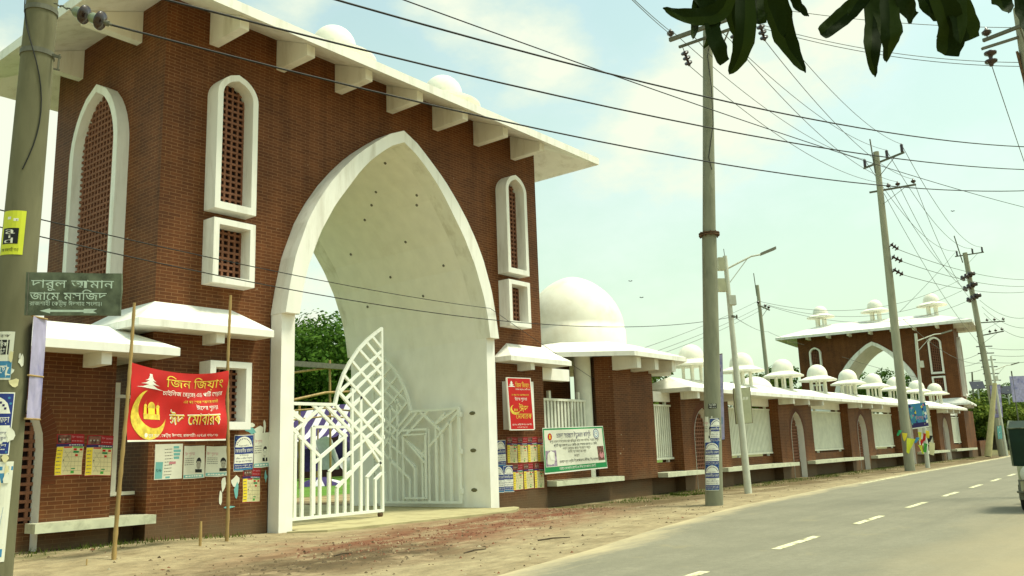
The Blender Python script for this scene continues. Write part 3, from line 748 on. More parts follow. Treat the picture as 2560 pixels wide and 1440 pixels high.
far.location = Vector((86.3, 24.15, 0)) - _c
for ch in list(far.children):
    if ch.name.startswith('scaffold_hole'): bpy.data.objects.remove(ch)

# ------------------------------------------------------------------ gate leaves
def leaf_bars():
    H = 'h'; b = []
    P = lambda *p: b.append(p)
    P((0.03, 0.15), (0.03, 2.95)); P((0.0, 2.94), (1.97, 2.94)); P((0.0, 0.17), (3.60, 0.17)); P((3.58, 0.15), (3.58, 5.06))
    arc = [(1.95, 2.94), (2.05, 3.32), (2.22, 3.72), (2.44, 4.06), (2.72, 4.40), (3.06, 4.71), (3.38, 4.94), (3.60, 5.08)]
    for p, q in zip(arc, arc[1:]): P(p, q)
    # falling diagonals in the arched part
    for p, q in (((3.22, 4.82), (3.58, 4.52)), ((3.0, 4.66), (3.58, 4.16)), ((2.75, 4.44), (3.58, 3.77)), ((2.48, 4.13), (3.58, 3.20)), ((2.23, 3.72), (3.58, 2.60)), ((2.08, 3.26), (3.58, 1.98)),
                 ((1.96, 2.92), (3.58, 1.57)), ((2.62, 2.38), (3.58, 1.60)), ((2.88, 2.15), (3.58, 1.31)), ((1.65, 2.92), (2.55, 2.20)), ((1.24, 2.92), (2.26, 2.14)), ((0.05, 3.0 - 0.05), (0.96, 2.50)), ((0.56, 2.80), (0.98, 2.49)), ((0.05, 2.82), (0.80, 2.18)), ((0.80, 2.16), (1.52, 1.60))): P(p, q)
    # rising diagonals
    for p, q in (((2.12, 3.28), (3.58, 4.45)), ((2.30, 3.08), (3.58, 4.10)), ((2.52, 2.90), (3.58, 3.76)), ((2.52, 2.36), (3.58, 3.18)), ((2.52, 2.05), (3.58, 2.84)), ((1.77, 1.25), (3.58, 2.46)), ((2.02, 0.84), (3.58, 2.05)), ((2.34, 1.13), (2.86, 1.50)), ((3.02, 1.05), (3.55, 1.46)), ((3.30, 0.97), (3.55, 1.15)),
                 ((1.30, 1.49), (2.34, 2.17)), ((0.74, 2.30), (1.55, 2.90)), ((0.98, 2.49), (1.55, 2.92))): P(p, q)
    # uprights with bent heads
    for x, z in ((0.36, 2.60), (0.71, 2.20), (0.93, 2.47), (1.24, 2.37), (1.48, 1.58), (1.77, 1.24), (2.02, 0.83), (2.28, 2.18), (2.52, 3.38), (2.82, 3.20), (3.04, 1.05), (3.32, 0.97)): P((x, 0.19), (x, z))
    P((1.28, 2.37), (2.32, 2.37)); P((1.28, 0.25), (1.28, 2.37))
    return b
def make_leaf(name, label):
    t = thing(name, label, 'gate', group=None)
    mb = MB()
    for i, (p, q) in enumerate(leaf_bars()):
        w = 0.07; e = (i % 5) * 0.0012
        mb.bar((p[0], e, p[1]), (q[0], e, q[1]), 0.068 if i > 10 else 0.082, 0.078 - 0.003 * (i % 4), side=(0, 1, 0))
    mb.build('bars', M['metalwhite'], t)
    mb = MB(); mb.lathe([(0.0, -0.03), (0.075, -0.03), (0.075, 0.03), (0.0, 0.03)], (0, 0, 0), 14)
    w = mb.build('caster_wheel', M['rust'], t); w.rotation_euler = (math.pi / 2, 0, 0); w.location = (3.5, 0, 0.075)
    for z in (0.5, 1.65, 2.75):
        mb = MB(); mb.box(-0.06, 0.0, -0.05, 0.05, z - 0.07, z + 0.07); mb.build('hinge', M['metalwhite'], t)
    mb = MB(); mb.box(3.60, 3.64, -0.05, 0.05, 2.05, 2.15); mb.box(3.60, 3.64, -0.05, 0.05, 2.50, 2.60); mb.build('latch', M['metalwhite'], t)
    return t
l1 = make_leaf('gate_leaf', 'white lattice gate leaf standing shut on the left half of the gateway')
l1.location = (12.70, 17.62, 0.03)
l2 = copy_tree(l1); l2['label'] = 'white lattice gate leaf with wicket door, folded back along the inner right wall'
l2.location = (19.50, 17.70, 0.03); l2.rotation_euler = (0, 0, math.radians(93.5))
mb = MB()
for p, q in (((1.30, 0.30), (1.30, 2.22)), ((2.22, 0.30), (2.22, 2.22)), ((1.27, 2.22), (2.25, 2.22)), ((1.27, 0.30), (2.25, 0.30)), ((1.33, 1.35), (2.0, 1.95)), ((2.2, 1.60), (1.75, 1.2)), ((1.75, 1.2), (1.75, 0.33)), ((2.2, 1.05), (1.95, 0.88)), ((1.95, 0.88), (1.95, 0.33))):
    mb.bar((p[0], 0.075, p[1]), (q[0], 0.075, q[1]), 0.06, 0.05, side=(0, 1, 0))
mb.build('wicket_door', M['metalwhite'], l2)
# rough mortar left where the hinge lugs were set
for z in (0.55, 1.70, 2.80):
    mb = MB(); mb.lathe([(0.085, -0.012), (0.07, 0.008), (0, 0.010)], (0, 0, 0), 7, sx=0.7); h = mb.build('mortar_patch', M['concrete'], gate)
    h.scale = (1, 1.5, 1); h.location = (19.642 - GX, 17.32 - GY, z); h.rotation_euler = (0, -math.pi / 2, 0)

# ------------------------------------------------------------------ boundary wall with kiosks
def wall_prism(mb, x0, x1, y0, y1, z0, z1): mb.box(x0, x1, y0, y1, z0, z1)
def canopy(parent, x0, x1, y0, y1, ze, zr, gx=0.8):
    yr = (y0 + y1) / 2
    mb = hip_roof(x0, x1, y0, y1, ze, 0.16, x0 + 0.4, x1 - 0.4, y0 + 0.75, y1 - 0.75, ze + 0.02, x0 + gx, x1 - gx, yr, zr)
    return mb.build('canopy', M['white'], parent)
def niche(parent, c, yw, half=0.85, rec=0.36):
    """pointed recess in a pier: white reveal, brick lattice at the back"""
    prof2 = [(half, -0.3), (half, 1.95), (half * 0.97, 2.25), (half * 0.86, 2.55), (half * 0.66, 2.82), (half * 0.36, 3.05), (0, 3.19)]
    L = [(-x, z) for x, z in prof2] + [(x, z) for x, z in prof2[::-1][1:]]
    mb = MB(); n = len(L)
    mb.add([(c + x, y, z) for y in (yw - 0.025, yw + rec) for x, z in L], [(i, i + 1, n + i + 1, n + i) for i in range(n - 1)])
    r = mb.build('niche_reveal', M['whiteold'], parent)
    lattice(c, half - 0.004, 0.62, 1.95, 3.17, yw + rec - 0.06, lambda x, y, z: (x, y, z), 0.17, 0.06, 0.05).build('lattice', M['jali'], r)
    mb = MB(); mb.box(c - half + 0.003, c + half - 0.003, yw + rec - 0.08, yw + rec - 0.005, -0.3, 0.62); mb.build('niche_sill', M['brick'], r)
    mb = MB(); mb.add([(c + x, yw + rec, z) for x, z in L], [tuple(range(n))]); mb.build('shade_backing', M['painted_shade'], r)  # near-black sheet closing the recess, shade behind the lattice put into its colour
def pier(parent, x0, x1, yw, c=None, z1=3.85, half=0.85, back=18.1):
    mb = MB()
    if c is None: mb.box(x0, x1, yw, back, -0.5, z1)
    else:
        P = [(half, -0.5), (half, 1.95), (half * 0.97, 2.25), (half * 0.86, 2.55), (half * 0.66, 2.82), (half * 0.36, 3.05), (0, 3.19)]
        for (a, za), (b_, zb) in zip(P, P[1:]):
            mb.add([(x0, yw, za), (c - a, yw, za), (c - b_, yw, zb), (x0, yw, zb)], [(0, 1, 2, 3)])
            mb.add([(x1, yw, za), (c + a, yw, za), (c + b_, yw, zb), (x1, yw, zb)], [(0, 1, 2, 3)])
        mb.add([(x0, yw, 3.19), (x1, yw, 3.19), (x1, yw, z1), (x0, yw, z1)], [(0, 1, 2, 3)])
        for x in (x0, x1): mb.add([(x, yw, -0.5), (x, back, -0.5), (x, back, z1), (x, yw, z1)], [(0, 1, 2, 3)])
        mb.add([(x0, back, -0.5), (x1, back, -0.5), (x1, back, z1), (x0, back, z1)], [(0, 1, 2, 3)])
    return mb.build('pier', M['brick'], parent)
def arch_bricks(parent, c, yw, half=0.85):
    """the ring of bricks on edge round a niche, a shade proud of the pier"""
    pts = [(half, 1.3), (half, 1.95), (half * 0.97, 2.25), (half * 0.86, 2.55), (half * 0.66, 2.82), (half * 0.36, 3.05), (0, 3.19)]
    L = [(-x, z) for x, z in pts] + [(x, z) for x, z in pts[::-1][1:]]
    mb = MB()
    mb.add([(c + x * (1 + .02), yw - 0.0015, z) for x, z in L] + [(c + x * (1 + .31 / half * .85), yw - 0.0015, z + (.28 if abs(x) < .05 else .30 * max(0, (z - 1.9) / 1.29) ** .8)) for x, z in L], [(i, i + 1, len(L) + i + 1, len(L) + i) for i in range(len(L) - 1)])
    mb.cur = 1; I_ = []; O_ = []
    for k in range(len(L) - 1):
        m_ = max(1, round(math.hypot(L[k + 1][0] - L[k][0], L[k + 1][1] - L[k][1]) / .082))
        for q in range(m_):
            for P_l, f in ((I_, 1.02), (O_, 1 + .31 / half * .85)):
                pa, pb = [(x * f, z if f < 1.1 else z + (.28 if abs(x) < .05 else .30 * max(0, (z - 1.9) / 1.29) ** .8)) for x, z in (L[k], L[k + 1])]
                P_l.append(((pa[0] + (pb[0] - pa[0]) * q / m_, pa[1] + (pb[1] - pa[1]) * q / m_), (pa[0] + (pb[0] - pa[0]) * (q + .9) / m_, pa[1] + (pb[1] - pa[1]) * (q + .9) / m_)))
    for (a0, a1), (o0, o1) in zip(I_, O_):
        mb.add([(c + p[0], yw - 0.006, p[1]) for p in (a0, a1, o1, o0)], [(0, 1, 2, 3)])
    return mb.build('arch_ring', [M['mortar'], M['voussoir']], parent)
def slats(parent, x0, x1, y, z0, z1, step=0.165):
    mb = MB(); x = x0 + 0.05; i = 0
    while x < x1 - 0.03:
        mb.box(x, x + step * 0.55, y, y + 0.05, z0 + 0.1, z1 - 0.05); x += step
    mb.box(x0, x1, y - 0.035, y - 0.002, z1 - 0.1, z1 - 0.02); mb.box(x0, x1, y - 0.035, y - 0.002, z0 + 0.03, z0 + 0.11)
    f = mb.build('fence_panel', M['fence'], parent)
    for x in (x0 + (x1 - x0) * 0.33, x1 - 0.35 if x1 - x0 > 2 else x1 - 0.2):
        q = MB(); q.box(x, x + 0.12, y + 0.055, y + 0.16, z0 - 0.12, z1 + 0.25); q.build('post', M['fence'], f)
    return f
def bench(parent, x0, x1, yw, proj=0.43, z0=0.46, z1=0.63, yb=None):
    mb = MB(); mb.box(x0, x1, yw - proj, yb or yw - 0.004, z0, z1); return mb.build('bench_slab', M['marble'], parent)
YW, YR = 17.1, 17.55
bw = thing('boundary_wall', 'long low brick boundary wall with white canopy, slatted panels and nine small kiosk domes', 'wall', (0, 0, 0))
C = [34.3, 45.05, 55.8, 66.5, 77.3]; Hf = 2.33
spans = []
prev = 30.15
for i, c in enumerate(C):
    x0 = c - (1.9 if i == 0 else Hf); x1 = c + Hf + (0.3 if i == 0 else 0)
    pier(bw, x0, x1, YW, c); niche(bw, c, YW); arch_bricks(bw, c, YW); spans.append((prev, x0)); prev = x1
    for dx in (-2.1, 0.0, 2.1):
        if i == 0 and dx < 0: dx = -1.75
        bracket(bw, c + dx, YW, YW - 0.78, 3.52, 3.82, 3.82, 0.2)
spans.append((prev, 84.6))
pier(bw, 84.6, 88.4, YW)
for i, (a, b) in enumerate(spans):
    mb = MB(); mb.box(a, b, YR, YR + 0.25, -0.5, 1.0); mb.build('dwarf_wall', M['brick'], bw)
    mb = MB(); mb.box(a, b, YR + 0.02, YR + 0.24, 3.44, 3.85); mb.build('lintel', M['whiteold'], bw)
    slats(bw, a + 0.02, b - 0.02, YR + 0.02, 1.08, 3.34)
for a, b in ((30.2, 33.35), (35.55, 43.85), (46.1, 54.2), (57.0, 65.2), (67.9, 75.9), (78.4, 86.2)): bench(bw, a, b, YW, yb=YR - 0.004)
canopy(bw, 31.7, 81.8, 16.2, 19.0, 3.79, 4.48)
for X in (34.65, 39.9, 45.1, 50.3, 55.7, 60.9, 66.0, 71.9, 77.5): cupola(bw, X, 17.6, 4.36, 1.0, cols=6, colr=0.062, colh=0.70, clust=0.44)
mb = MB(); mb.lathe([(0.95 * math.cos(a) if a < 1.56 else 0.0, 0.80 * math.sin(a)) for a in [i * math.pi / 2 / 9 for i in range(10)]], (42.6, 18.2, 4.22), 28); mb.build('low_dome', M['dome'], bw)
# short wing of the same wall on the near side of the gateway
lw = thing('boundary_wall', 'short brick wall wing left of the gateway, partly hidden by the near concrete pole', 'wall', (0, 0, 0))
pier(lw, 3.0, 8.60, YW, 6.42); niche(lw, 6.42, YW); arch_bricks(lw, 6.42, YW)
mb = MB(); mb.box(8.60, 9.34, YR, YR + 0.25, -0.5, 1.0); mb.build('dwarf_wall', M['brick'], lw)
mb = MB(); mb.box(8.62, 8.72, YR + 0.02, YR + 0.10, 0.9, 3.3); mb.box(8.84, 8.94, YR + 0.02, YR + 0.10, 0.9, 3.3); mb.box(8.61, 9.33, YR - 0.02, YR + 0.018, 1.02, 1.09); mb.box(8.61, 9.33, YR - 0.02, YR + 0.018, 2.98, 3.05); mb.build('fence_panel', M['fence'], lw)
bench(lw, 7.05, 9.34, YW, yb=YW - 0.004); mb = MB(); mb.box(8.604, 9.34, YW - 0.003, YR - 0.004, 0.461, 0.629); mb.build('bench_slab', M['marble'], lw)
canopy(lw, -1.5, 9.45, 16.2, 19.0, 3.76, 4.46)
for X in (4.5, 6.4, 8.02): bracket(lw, X, YW, YW - 0.75, 3.52, 3.8, 3.8, 0.2)

# ------------------------------------------------------------------ domed pavilion
pv = thing('domed_pavilion', 'octagonal white roofed pavilion with a big cream dome beside the gateway', 'pavilion', (28.75, 19.75, 0))
def octo(hx, hy, cx, cy, z): return [(-cx, -hy, z), (cx, -hy, z), (hx, -cy, z), (hx, cy, z), (cx, hy, z), (-cx, hy, z), (-hx, cy, z), (-hx, -cy, z)]
mb = MB()
E0 = octo(4.45, 3.95, 1.98, 1.5, 4.86); E1 = octo(4.45, 3.95, 1.98, 1.5, 5.03); T = octo(2.25, 2.2, 0.95, 0.9, 5.62); U = octo(3.1, 2.65, 1.43, 0.95, 5.02)
mb.add(E0 + E1 + T + U, [(i, (i + 1) % 8, 8 + (i + 1) % 8, 8 + i) for i in range(8)] + [(8 + i, 8 + (i + 1) % 8, 16 + (i + 1) % 8, 16 + i) for i in range(8)] + [(24 + i, 24 + (i + 1) % 8, (i + 1) % 8, i) for i in range(8)] + [tuple(range(24, 32)), tuple(range(16, 24))])
mb.build('roof', M['white'], pv)
mb = MB(); mb.lathe([(2.10, 5.55), (2.10, 6.28), (2.06, 6.30)] + [(2.06 * math.cos(a) ** 1.22 if a < 1.56 else 0.0, 6.30 + 2.28 * math.sin(a)) for a in [i * math.pi / 2 / 16 for i in range(17)]], (0, 0, 0), 48)
mb.build('dome', M['dome'], pv)
for x in (-1.30, 0.0, 1.33): bracket(pv, x, -2.65, -3.71, 4.47, 5.0, 4.88, 0.28)
for px, py, d in ((2.5, -1.7, 1), ):
    mb = MB(); mb.bar((2.3, -1.85, 4.68), (3.05, -2.6, 4.68), 0.28, 0.42, side=(0.7, 0.7, 0)); mb.build('bracket', M['white'], pv)
mb = MB()
F_ = [(-1.45, -2.65), (1.43, -2.65), (1.43, -2.05), (-1.2, -2.05), (-1.55, -1.7), (-1.93, -2.17)]
mb.prism([(x, y, 0) for x, y in F_], (0, 0, 0.46), (0, 0, 4.98)); mb.build('pier', M['brick'], pv)
mb = MB(); F2 = [(-5.7, -2.45), (1.30, -2.45), (1.30, -2.1), (-5.7, -2.1)]; mb.prism([(x, y, 0) for x, y in F2], (0, 0, -0.5), (0, 0, 0.46)); mb.build('plinth', M['brick'], pv)
mb = MB(); mb.prism([(x, y, 0) for x, y in [(-3.1, 0.2), (-2.6, 0.2), (-2.6, 2.5), (-3.1, 2.5)]], (0, 0, 0), (0, 0, 4.98)); mb.build('pier', M['brick'], pv)
mb = MB(); mb.prism([(x, y, 0) for x, y in [(1.6, 0.6), (3.1, 0.6), (3.1, 1.2), (1.6, 1.2)]], (0, 0, 0), (0, 0, 4.98)); mb.build('pier', M['brick'], pv)
mb = MB(); mb.lathe([(0.31, -0.1), (0.31, 5.0)], (-2.25, -1.85, 0), 24); mb.build('column', M['fence'], pv)
slats(pv, -5.7, -2.55, -2.1, 1.08, 3.40, 0.20); bench(pv, -5.72, -1.60, -2.65, 0.35, 0.48, 0.64, yb=-2.04)
mb = MB(); mb.box(-5.7, -2.2, -2.12, -1.95, 0.4, 1.0); mb.build('dwarf_wall', M['brick'], pv)
mb = MB(); mb.box(-5.7, -1.2, -0.55, -0.25, -0.2, 5.0); mb.build('wall', M['brick'], pv)
mb = MB(); mb.box(-5.7, -4.1, -2.55, -2.2, 3.95, 4.35); mb.build('lintel', M['whiteold'], pv)

# ------------------------------------------------------------------ posters and banners
rnd = random.Random(3)
def poster_timetable(W_=0.52, H_=0.78):
    a = Art(); r = random.Random(5)
    a.rect('darkred', 0, 0, W_, H_, 0, 4, 4); a.rect('cream', .01 * W_, .02 * H_, .985 * W_, .70 * H_, 1, 4, 4)
    a.rect('brownphoto', .04 * W_, .78 * H_, .52 * W_, .98 * H_, 1); a.rect('navy', 0, .70 * H_, W_, .765 * H_, 2, 4)
    for i in range(3): a.disc('skin', (.13 + .13 * i) * W_, .87 * H_, .035 * W_, 2, 8)
    a.text('pink', 'ঈদ জামাত', .55 * W_, .90 * H_, .05 * H_, 1, w=.42 * W_); a.scribble('pink', .55 * W_, .82 * H_, .96 * W_, .84 * H_, 2, r)
    a.scribble('white_ink', .45 * W_, .725 * H_, .96 * W_, .742 * H_, 3, r)
    a.rect('yellow', .02 * W_, .03 * H_, .25 * W_, .69 * H_, 2, 2, 4); a.rect('red', .27 * W_, .665 * H_, .56 * W_, .695 * H_, 2); a.rect('green2', .60 * W_, .665 * H_, .96 * W_, .695 * H_, 2)
    for i in range(7): a.scribble('grey', .05 * W_, (.08 + .087 * i) * H_, .22 * W_, (.10 + .087 * i) * H_, 3, r)
    a.rect('red', .62 * W_, .60 * H_, .74 * W_, .65 * H_, 2); a.rect('red', .84 * W_, .60 * H_, .95 * W_, .65 * H_, 2); a.rect('green', .62 * W_, .54 * H_, .82 * W_, .59 * H_, 2); a.rect('red', .70 * W_, .46 * H_, .80 * W_, .51 * H_, 2); a.rect('green2', .58 * W_, .05 * H_, .70 * W_, .11 * H_, 2); a.rect('green', .60 * W_, .15 * H_, .74 * W_, .175 * H_, 2)
    for i in range(5): a.rect('grey', .28 * W_, (.12 + .11 * i) * H_, .97 * W_, (.125 + .11 * i) * H_, 2)
    for i in range(3): a.rect('grey', (.57 + .13 * i) * W_, .12 * H_, (.575 + .13 * i) * W_, .60 * H_, 2)
    for u0, v0, u1, v1 in ((.30, .08, .52, .34), (.30, .62, .55, .36), (.28, .36, .50, .08), (.30, .40, .55, .60)):
        dx, dy = (v1 - v0) * .015, -(u1 - u0) * .015
        a.poly('grey', [(u0 * W_, v0 * H_), (u1 * W_, v1 * H_), ((u1 + dx) * W_, (v1 + dy) * H_), ((u0 + dx) * W_, (v0 + dy) * H_)], 3)
    a.rect('black', .29 * W_, .36 * H_, .33 * W_, .39 * H_, 3); return a
def poster_hide(W_=0.42, H_=0.66):
    a = Art(); r = random.Random(9)
    a.rect('white_ink', 0, 0, W_, H_, 0, 16, 6); a.rect('blue', .015 * W_, .02 * H_, .985 * W_, .98 * H_, 1, 16, 6)
    a.disc('white_ink', .5 * W_, .66 * H_, .455 * W_, 2, 18, .295 * H_, 0, 180); a.rect('white_ink', .03 * W_, .21 * H_, .97 * W_, .47 * H_, 2, 16, 2)
    for i in range(11):
        t = math.radians(20 + 14 * i); a.rect('navy', .5 * W_ + .37 * W_ * math.cos(t) - .012, .66 * H_ + .235 * H_ * math.sin(t) - .012, .5 * W_ + .37 * W_ * math.cos(t) + .010, .66 * H_ + .235 * H_ * math.sin(t) + .012, 3)
    a.text('navy', 'উন্মুক্ত বোর্ডিং', .5 * W_, .685 * H_, .030 * H_, 3, w=.5 * W_, align='c')
    a.text('white_ink', 'কোরবানীর চামড়া', .5 * W_, .515 * H_, .095 * H_, 3, w=.90 * W_, align='c')
    a.text('grey', 'বা উহার মূল্য', .5 * W_, .415 * H_, .040 * H_, 3, w=.46 * W_, align='c'); a.text('navy', 'এতিম ও গরীব ছাত্রদের', .5 * W_, .33 * H_, .042 * H_, 3, w=.86 * W_, align='c'); a.text('navy', 'জন্য মুক্ত হস্তে দান করুন', .5 * W_, .25 * H_, .042 * H_, 3, w=.84 * W_, align='c')
    a.text('white_ink', 'মাদ্রাসা দারুল হুদা', .5 * W_, .135 * H_, .04 * H_, 3, w=.88 * W_, align='c'); a.scribble('white_ink', .08 * W_, .085 * H_, .92 * W_, .10 * H_, 3, r); a.rect('midblue', .03 * W_, .03 * H_, .97 * W_, .065 * H_, 3, 4)
    for u, v in ((.10, .91), (.9, .91), (.06, .82), (.94, .82)): a.disc('midblue', u * W_, v * H_, .03 * W_, 2, 6)
    return a
def poster_face(W_=0.5, H_=0.5, s=1, flip=False):
    a = Art(); r = random.Random(s)
    a.poly('paper', [(0, 0.02 * H_), (W_ * .5, 0), (W_, .03 * H_), (W_ * .98, H_), (W_ * .3, H_ * .98), (0.01, H_)], 0)
    cx = .72 * W_
    a.disc('skin', cx, .42 * H_, .105 * W_, 2, 14, .15 * H_); a.disc('black', cx, .47 * H_, .12 * W_, 1, 14, .16 * H_, 0, 180); a.disc('black', cx, .52 * H_, .11 * W_, 3, 12, .08 * H_, 0, 180)
    for q in (-.04, .04): a.rect('black', cx + (q - .015) * W_, .43 * H_, cx + (q + .015) * W_, .445 * H_, 3)
    a.rect('grey', cx - .03 * W_, .33 * H_, cx + .03 * W_, .34 * H_, 3); a.rect('black', cx - .16 * W_, .18 * H_, cx + .16 * W_, .28 * H_, 2)
    a.text('pink', 'ঈদ শুভেচ্ছা', .06 * W_, .70 * H_, .09 * H_, 1, w=.45 * W_)
    for i in range(4): a.scribble('grey', .06 * W_, (.42 + .06 * i) * H_, .5 * W_, (.44 + .06 * i) * H_, 1, r)
    a.rect('teal', 0.01, .04 * H_, W_ * .95, .13 * H_, 1); a.scribble('white_ink', .1 * W_, .06 * H_, .9 * W_, .10 * H_, 2, r); return a
def poster_teal(W_=0.62, H_=0.6, s=4):
    a = Art(); r = random.Random(s); a.rect('paper', 0, 0, W_, H_, 0)
    a.rect('teal', .02 * W_, .03 * H_, .28 * W_, .50 * H_, 1); a.text('black', '৭১৭৮', .05 * W_, .22 * H_, .1 * H_, 2, w=.2 * W_); 
    for i in range(4): a.rect('teal', .66 * W_, (.56 + .10 * i) * H_, (.86 + .03 * (i % 3)) * W_, (.63 + .10 * i) * H_, 1)
    for i in range(9): a.scribble('grey', .34 * W_, (.12 + .09 * i) * H_, .62 * W_, (.14 + .09 * i) * H_, 1, r)
    a.rect('pink', .50 * W_, .42 * H_, .74 * W_, .49 * H_, 2); a.rect('teal', .40 * W_, .03 * H_, .56 * W_, .08 * H_, 1); return a
def wallmap(x, z, y=YW, tilt=0.0, yaw=0.0):
    c, s_ = math.cos(tilt), math.sin(tilt); f_ = planar((x, y - 0.004, z), (c, 0, s_), (-s_, 0, c), (0, -1, 0))
    def g_(u, v, e):      # pasted paper never lies quite flat or square
        j = 0.006 * math.sin(v * 11 + x * 7); k_ = 0.006 * math.sin(u * 9 + z * 5 + x * 3)
        return f_(u + j, v + k_, e)
    return g_
def put_poster(art, fn, name, label, group=None):
    o = art.build(name, fn); return tag(o, label, 'poster', group)
put_poster(poster_timetable(), wallmap(7.50, 1.46, tilt=-0.02), 'poster', 'red and yellow timetable poster on the brick pier, left one of the pair', 'red and yellow timetable posters')
put_poster(poster_timetable(), wallmap(8.07, 1.43, tilt=-0.02), 'poster', 'red and yellow timetable poster on the brick pier, right one of the pair', 'red and yellow timetable posters')
put_poster(poster_timetable(0.46, 0.75), wallmap(11.60, 0.70), 'poster', 'red and yellow timetable poster low on the brick wall beside the left gate jamb', 'red and yellow timetable posters')
put_poster(poster_hide(0.50, 0.80), wallmap(11.36, 1.40), 'poster', 'blue and white arched poster beside the right bamboo post of the red banner', 'blue and white arched posters')
put_poster(poster_teal(0.62, 0.72), wallmap(9.50, 1.30), 'poster', 'white and teal printed notice below the left end of the red banner')
put_poster(poster_face(0.50, 0.70, 2), wallmap(10.14, 1.28), 'poster', 'torn election poster with a small portrait below the middle of the red banner')
put_poster(poster_face(0.60, 0.66, 6), wallmap(10.66, 1.30), 'poster', 'torn election poster with a portrait below the right end of the red banner')
put_poster(poster_face(0.42, 0.80, 8), wallmap(11.87, 1.45, 17.098), 'poster', 'torn pale poster with a portrait between the blue poster and the gate jamb')
def scraps(name, label, fn, pts, keys, sd):
    r = random.Random(sd); t = thing(name, label, 'paper scraps', fn(0, 0, 0))
    for (u, v, w, h) in pts:
        a = Art(); n = 9; poly = [(u + w * (0.5 + (0.5 + r.uniform(-.22, .1)) * math.cos(2 * math.pi * i / n)), v + h * (0.5 + (0.5 + r.uniform(-.25, .1)) * math.sin(2 * math.pi * i / n))) for i in range(n)]
        a.poly(r.choice(keys), poly, len(t.children)); a.build('paper_scrap', lambda u, v, e: fn(u, v, e) - fn(0, 0, 0), t)
    return t
scraps('torn_poster', 'pale torn paper scraps stuck above the blue poster near the gate jamb', wallmap(11.6, 2.1), [(0.0, 0.12, .35, .16), (.25, .1, .3, .2), (.5, .1, .08, .4), (.1, .25, .2, .12), (.52, -.5, .1, .5), (.55, -1.0, .09, .3)], ['paper', 'teal', 'paper'], 4)
scraps('torn_poster', 'whitish torn paper scraps hanging below the blue poster behind the bamboo post', wallmap(11.0, 0.6), [(0.05, 0.35, .14, .4), (.0, .1, .1, .3), (.3, .45, .22, .25), (.38, .15, .12, .4), (.1, 0, .3, .06)], ['paper', 'paper', 'teal'], 8)
# right wall of the gateway
zz0 = 1.30
for k, (x, z) in enumerate(((20.98, 1.27), (21.50, 1.27), (22.02, 1.27), (22.52, 1.27), (21.22, 0.45), (21.76, 0.45), (22.30, 0.45))):
    row = 'upper' if k < 4 else 'lower'; n_ = ['leftmost', 'second from left', 'third from left', 'rightmost'][k if k < 4 else (0, 1, 3)[k - 4]]
    put_poster(poster_timetable(0.50, 0.80), wallmap(x, z, 17.10 - 0.0015 * k, tilt=0.012 * (k % 3 - 1)), 'poster', 'red and yellow timetable poster under the red signboard, %s of the %s row' % (n_, row), 'red and yellow timetable posters')
for k, (x, z, w) in enumerate(((20.42, 1.18, 'above the two others, half hidden by a timetable'), (20.30, 0.42, 'left of the lower pair beside the right gate jamb'), (20.78, 0.42, 'right of the lower pair next to the timetables'))):
    put_poster(poster_hide(0.48, 0.80), wallmap(x, z, 17.097 + 0.001 * k), 'poster', 'blue and white arched poster, ' + w, 'blue and white arched posters')

# the big red banner slung between two bamboo posts
def bamboo(name, label, base, top, r0, r1, group=None, cat='bamboo pole'):
    base, top = Vector(base), Vector(top); pts = []; rs = []; n = max(3, int((top - base).length / 0.11)); rr = random.Random(len(label))
    side = Vector((rr.uniform(-1, 1), rr.uniform(-1, 1), 0)) * 0.018
    for i in range(n + 1):
        t = i / n; p = base.lerp(top, t) + side * math.sin(t * 7); pts.append(p); r = r0 + (r1 - r0) * t; rs.append(r * (1.22 if i % 3 == 0 else 1.0))
    mb = MB(); mb.tube(pts, rs, 10); return tag(mb.build(name, M['bamboo']), label, cat, group)
b1 = at_z(283, 1414, 0.0); b2 = at_z(566, 1362, 0.0)
t1 = at_v(337, 757, b1); t2 = at_v(575, 738, b2)
bamboo('bamboo_pole', 'bamboo post holding the left edge of the red banner', b1 - Vector((0, 0, .15)), t1, 0.036, 0.024, 'bamboo posts of the red banner')
bamboo('bamboo_pole', 'bamboo post holding the right edge of the red banner', b2 - Vector((0, 0, .15)), t2, 0.036, 0.026, 'bamboo posts of the red banner')
s0 = at_z(500, 1376, 0.02); bamboo('stake', 'short wooden stake driven into the sand before the brick wall', s0 - Vector((0, 0, .1)), s0 + Vector((0, 0, 0.52)), 0.026, 0.024, cat='stake')
s1 = at_z(213, 1425, 0.02); bamboo('stake', 'thin broken stick in the sand left of the banner post', s1 - Vector((0, 0, .1)), s1 + Vector((0.02, 0.0, 0.16)), 0.012, 0.010, cat='stake')
pn = Vector((-(b2 - b1).y, (b2 - b1).x, 0)).normalized()
if pn.y > 0: pn = -pn
q = [at_p(x, y, b1 + pn * 0.05, pn) for x, y in ((316, 1105), (566, 1101), (572, 926), (330, 906))]
BWid, BHei = (q[1] - q[0]).length, (q[3] - q[0]).length
def banner_map(u, v, e):
    a, b = u / BWid, v / BHei
    p = (q[0] * (1 - a) + q[1] * a) * (1 - b) + (q[3] * (1 - a) + q[2] * a) * b
    p = p - Vector((0, 0, 1)) * 0.13 * b * 4 * a * (1 - a)
    w = 0.05 * math.sin(a * 8 + b * 6) * math.sin(math.pi * b) * a * 1.3 + 0.03 * math.sin(a * 17 - b * 9) * b * (1 - b) * 2 + 0.02 * math.sin(a * 4 - b * 8 + 1) * (1 - b * 0.4) + 0.05 * (a * (1 - a)) * 2
    return p + pn * (w + e)
A = Art(); Wd, Hd = BWid, BHei
A.rect('red', 0, 0, Wd, Hd, 0, 36, 24); A.rect('white_ink', 0, 0, Wd, .022 * Hd, 2, 36, 1)
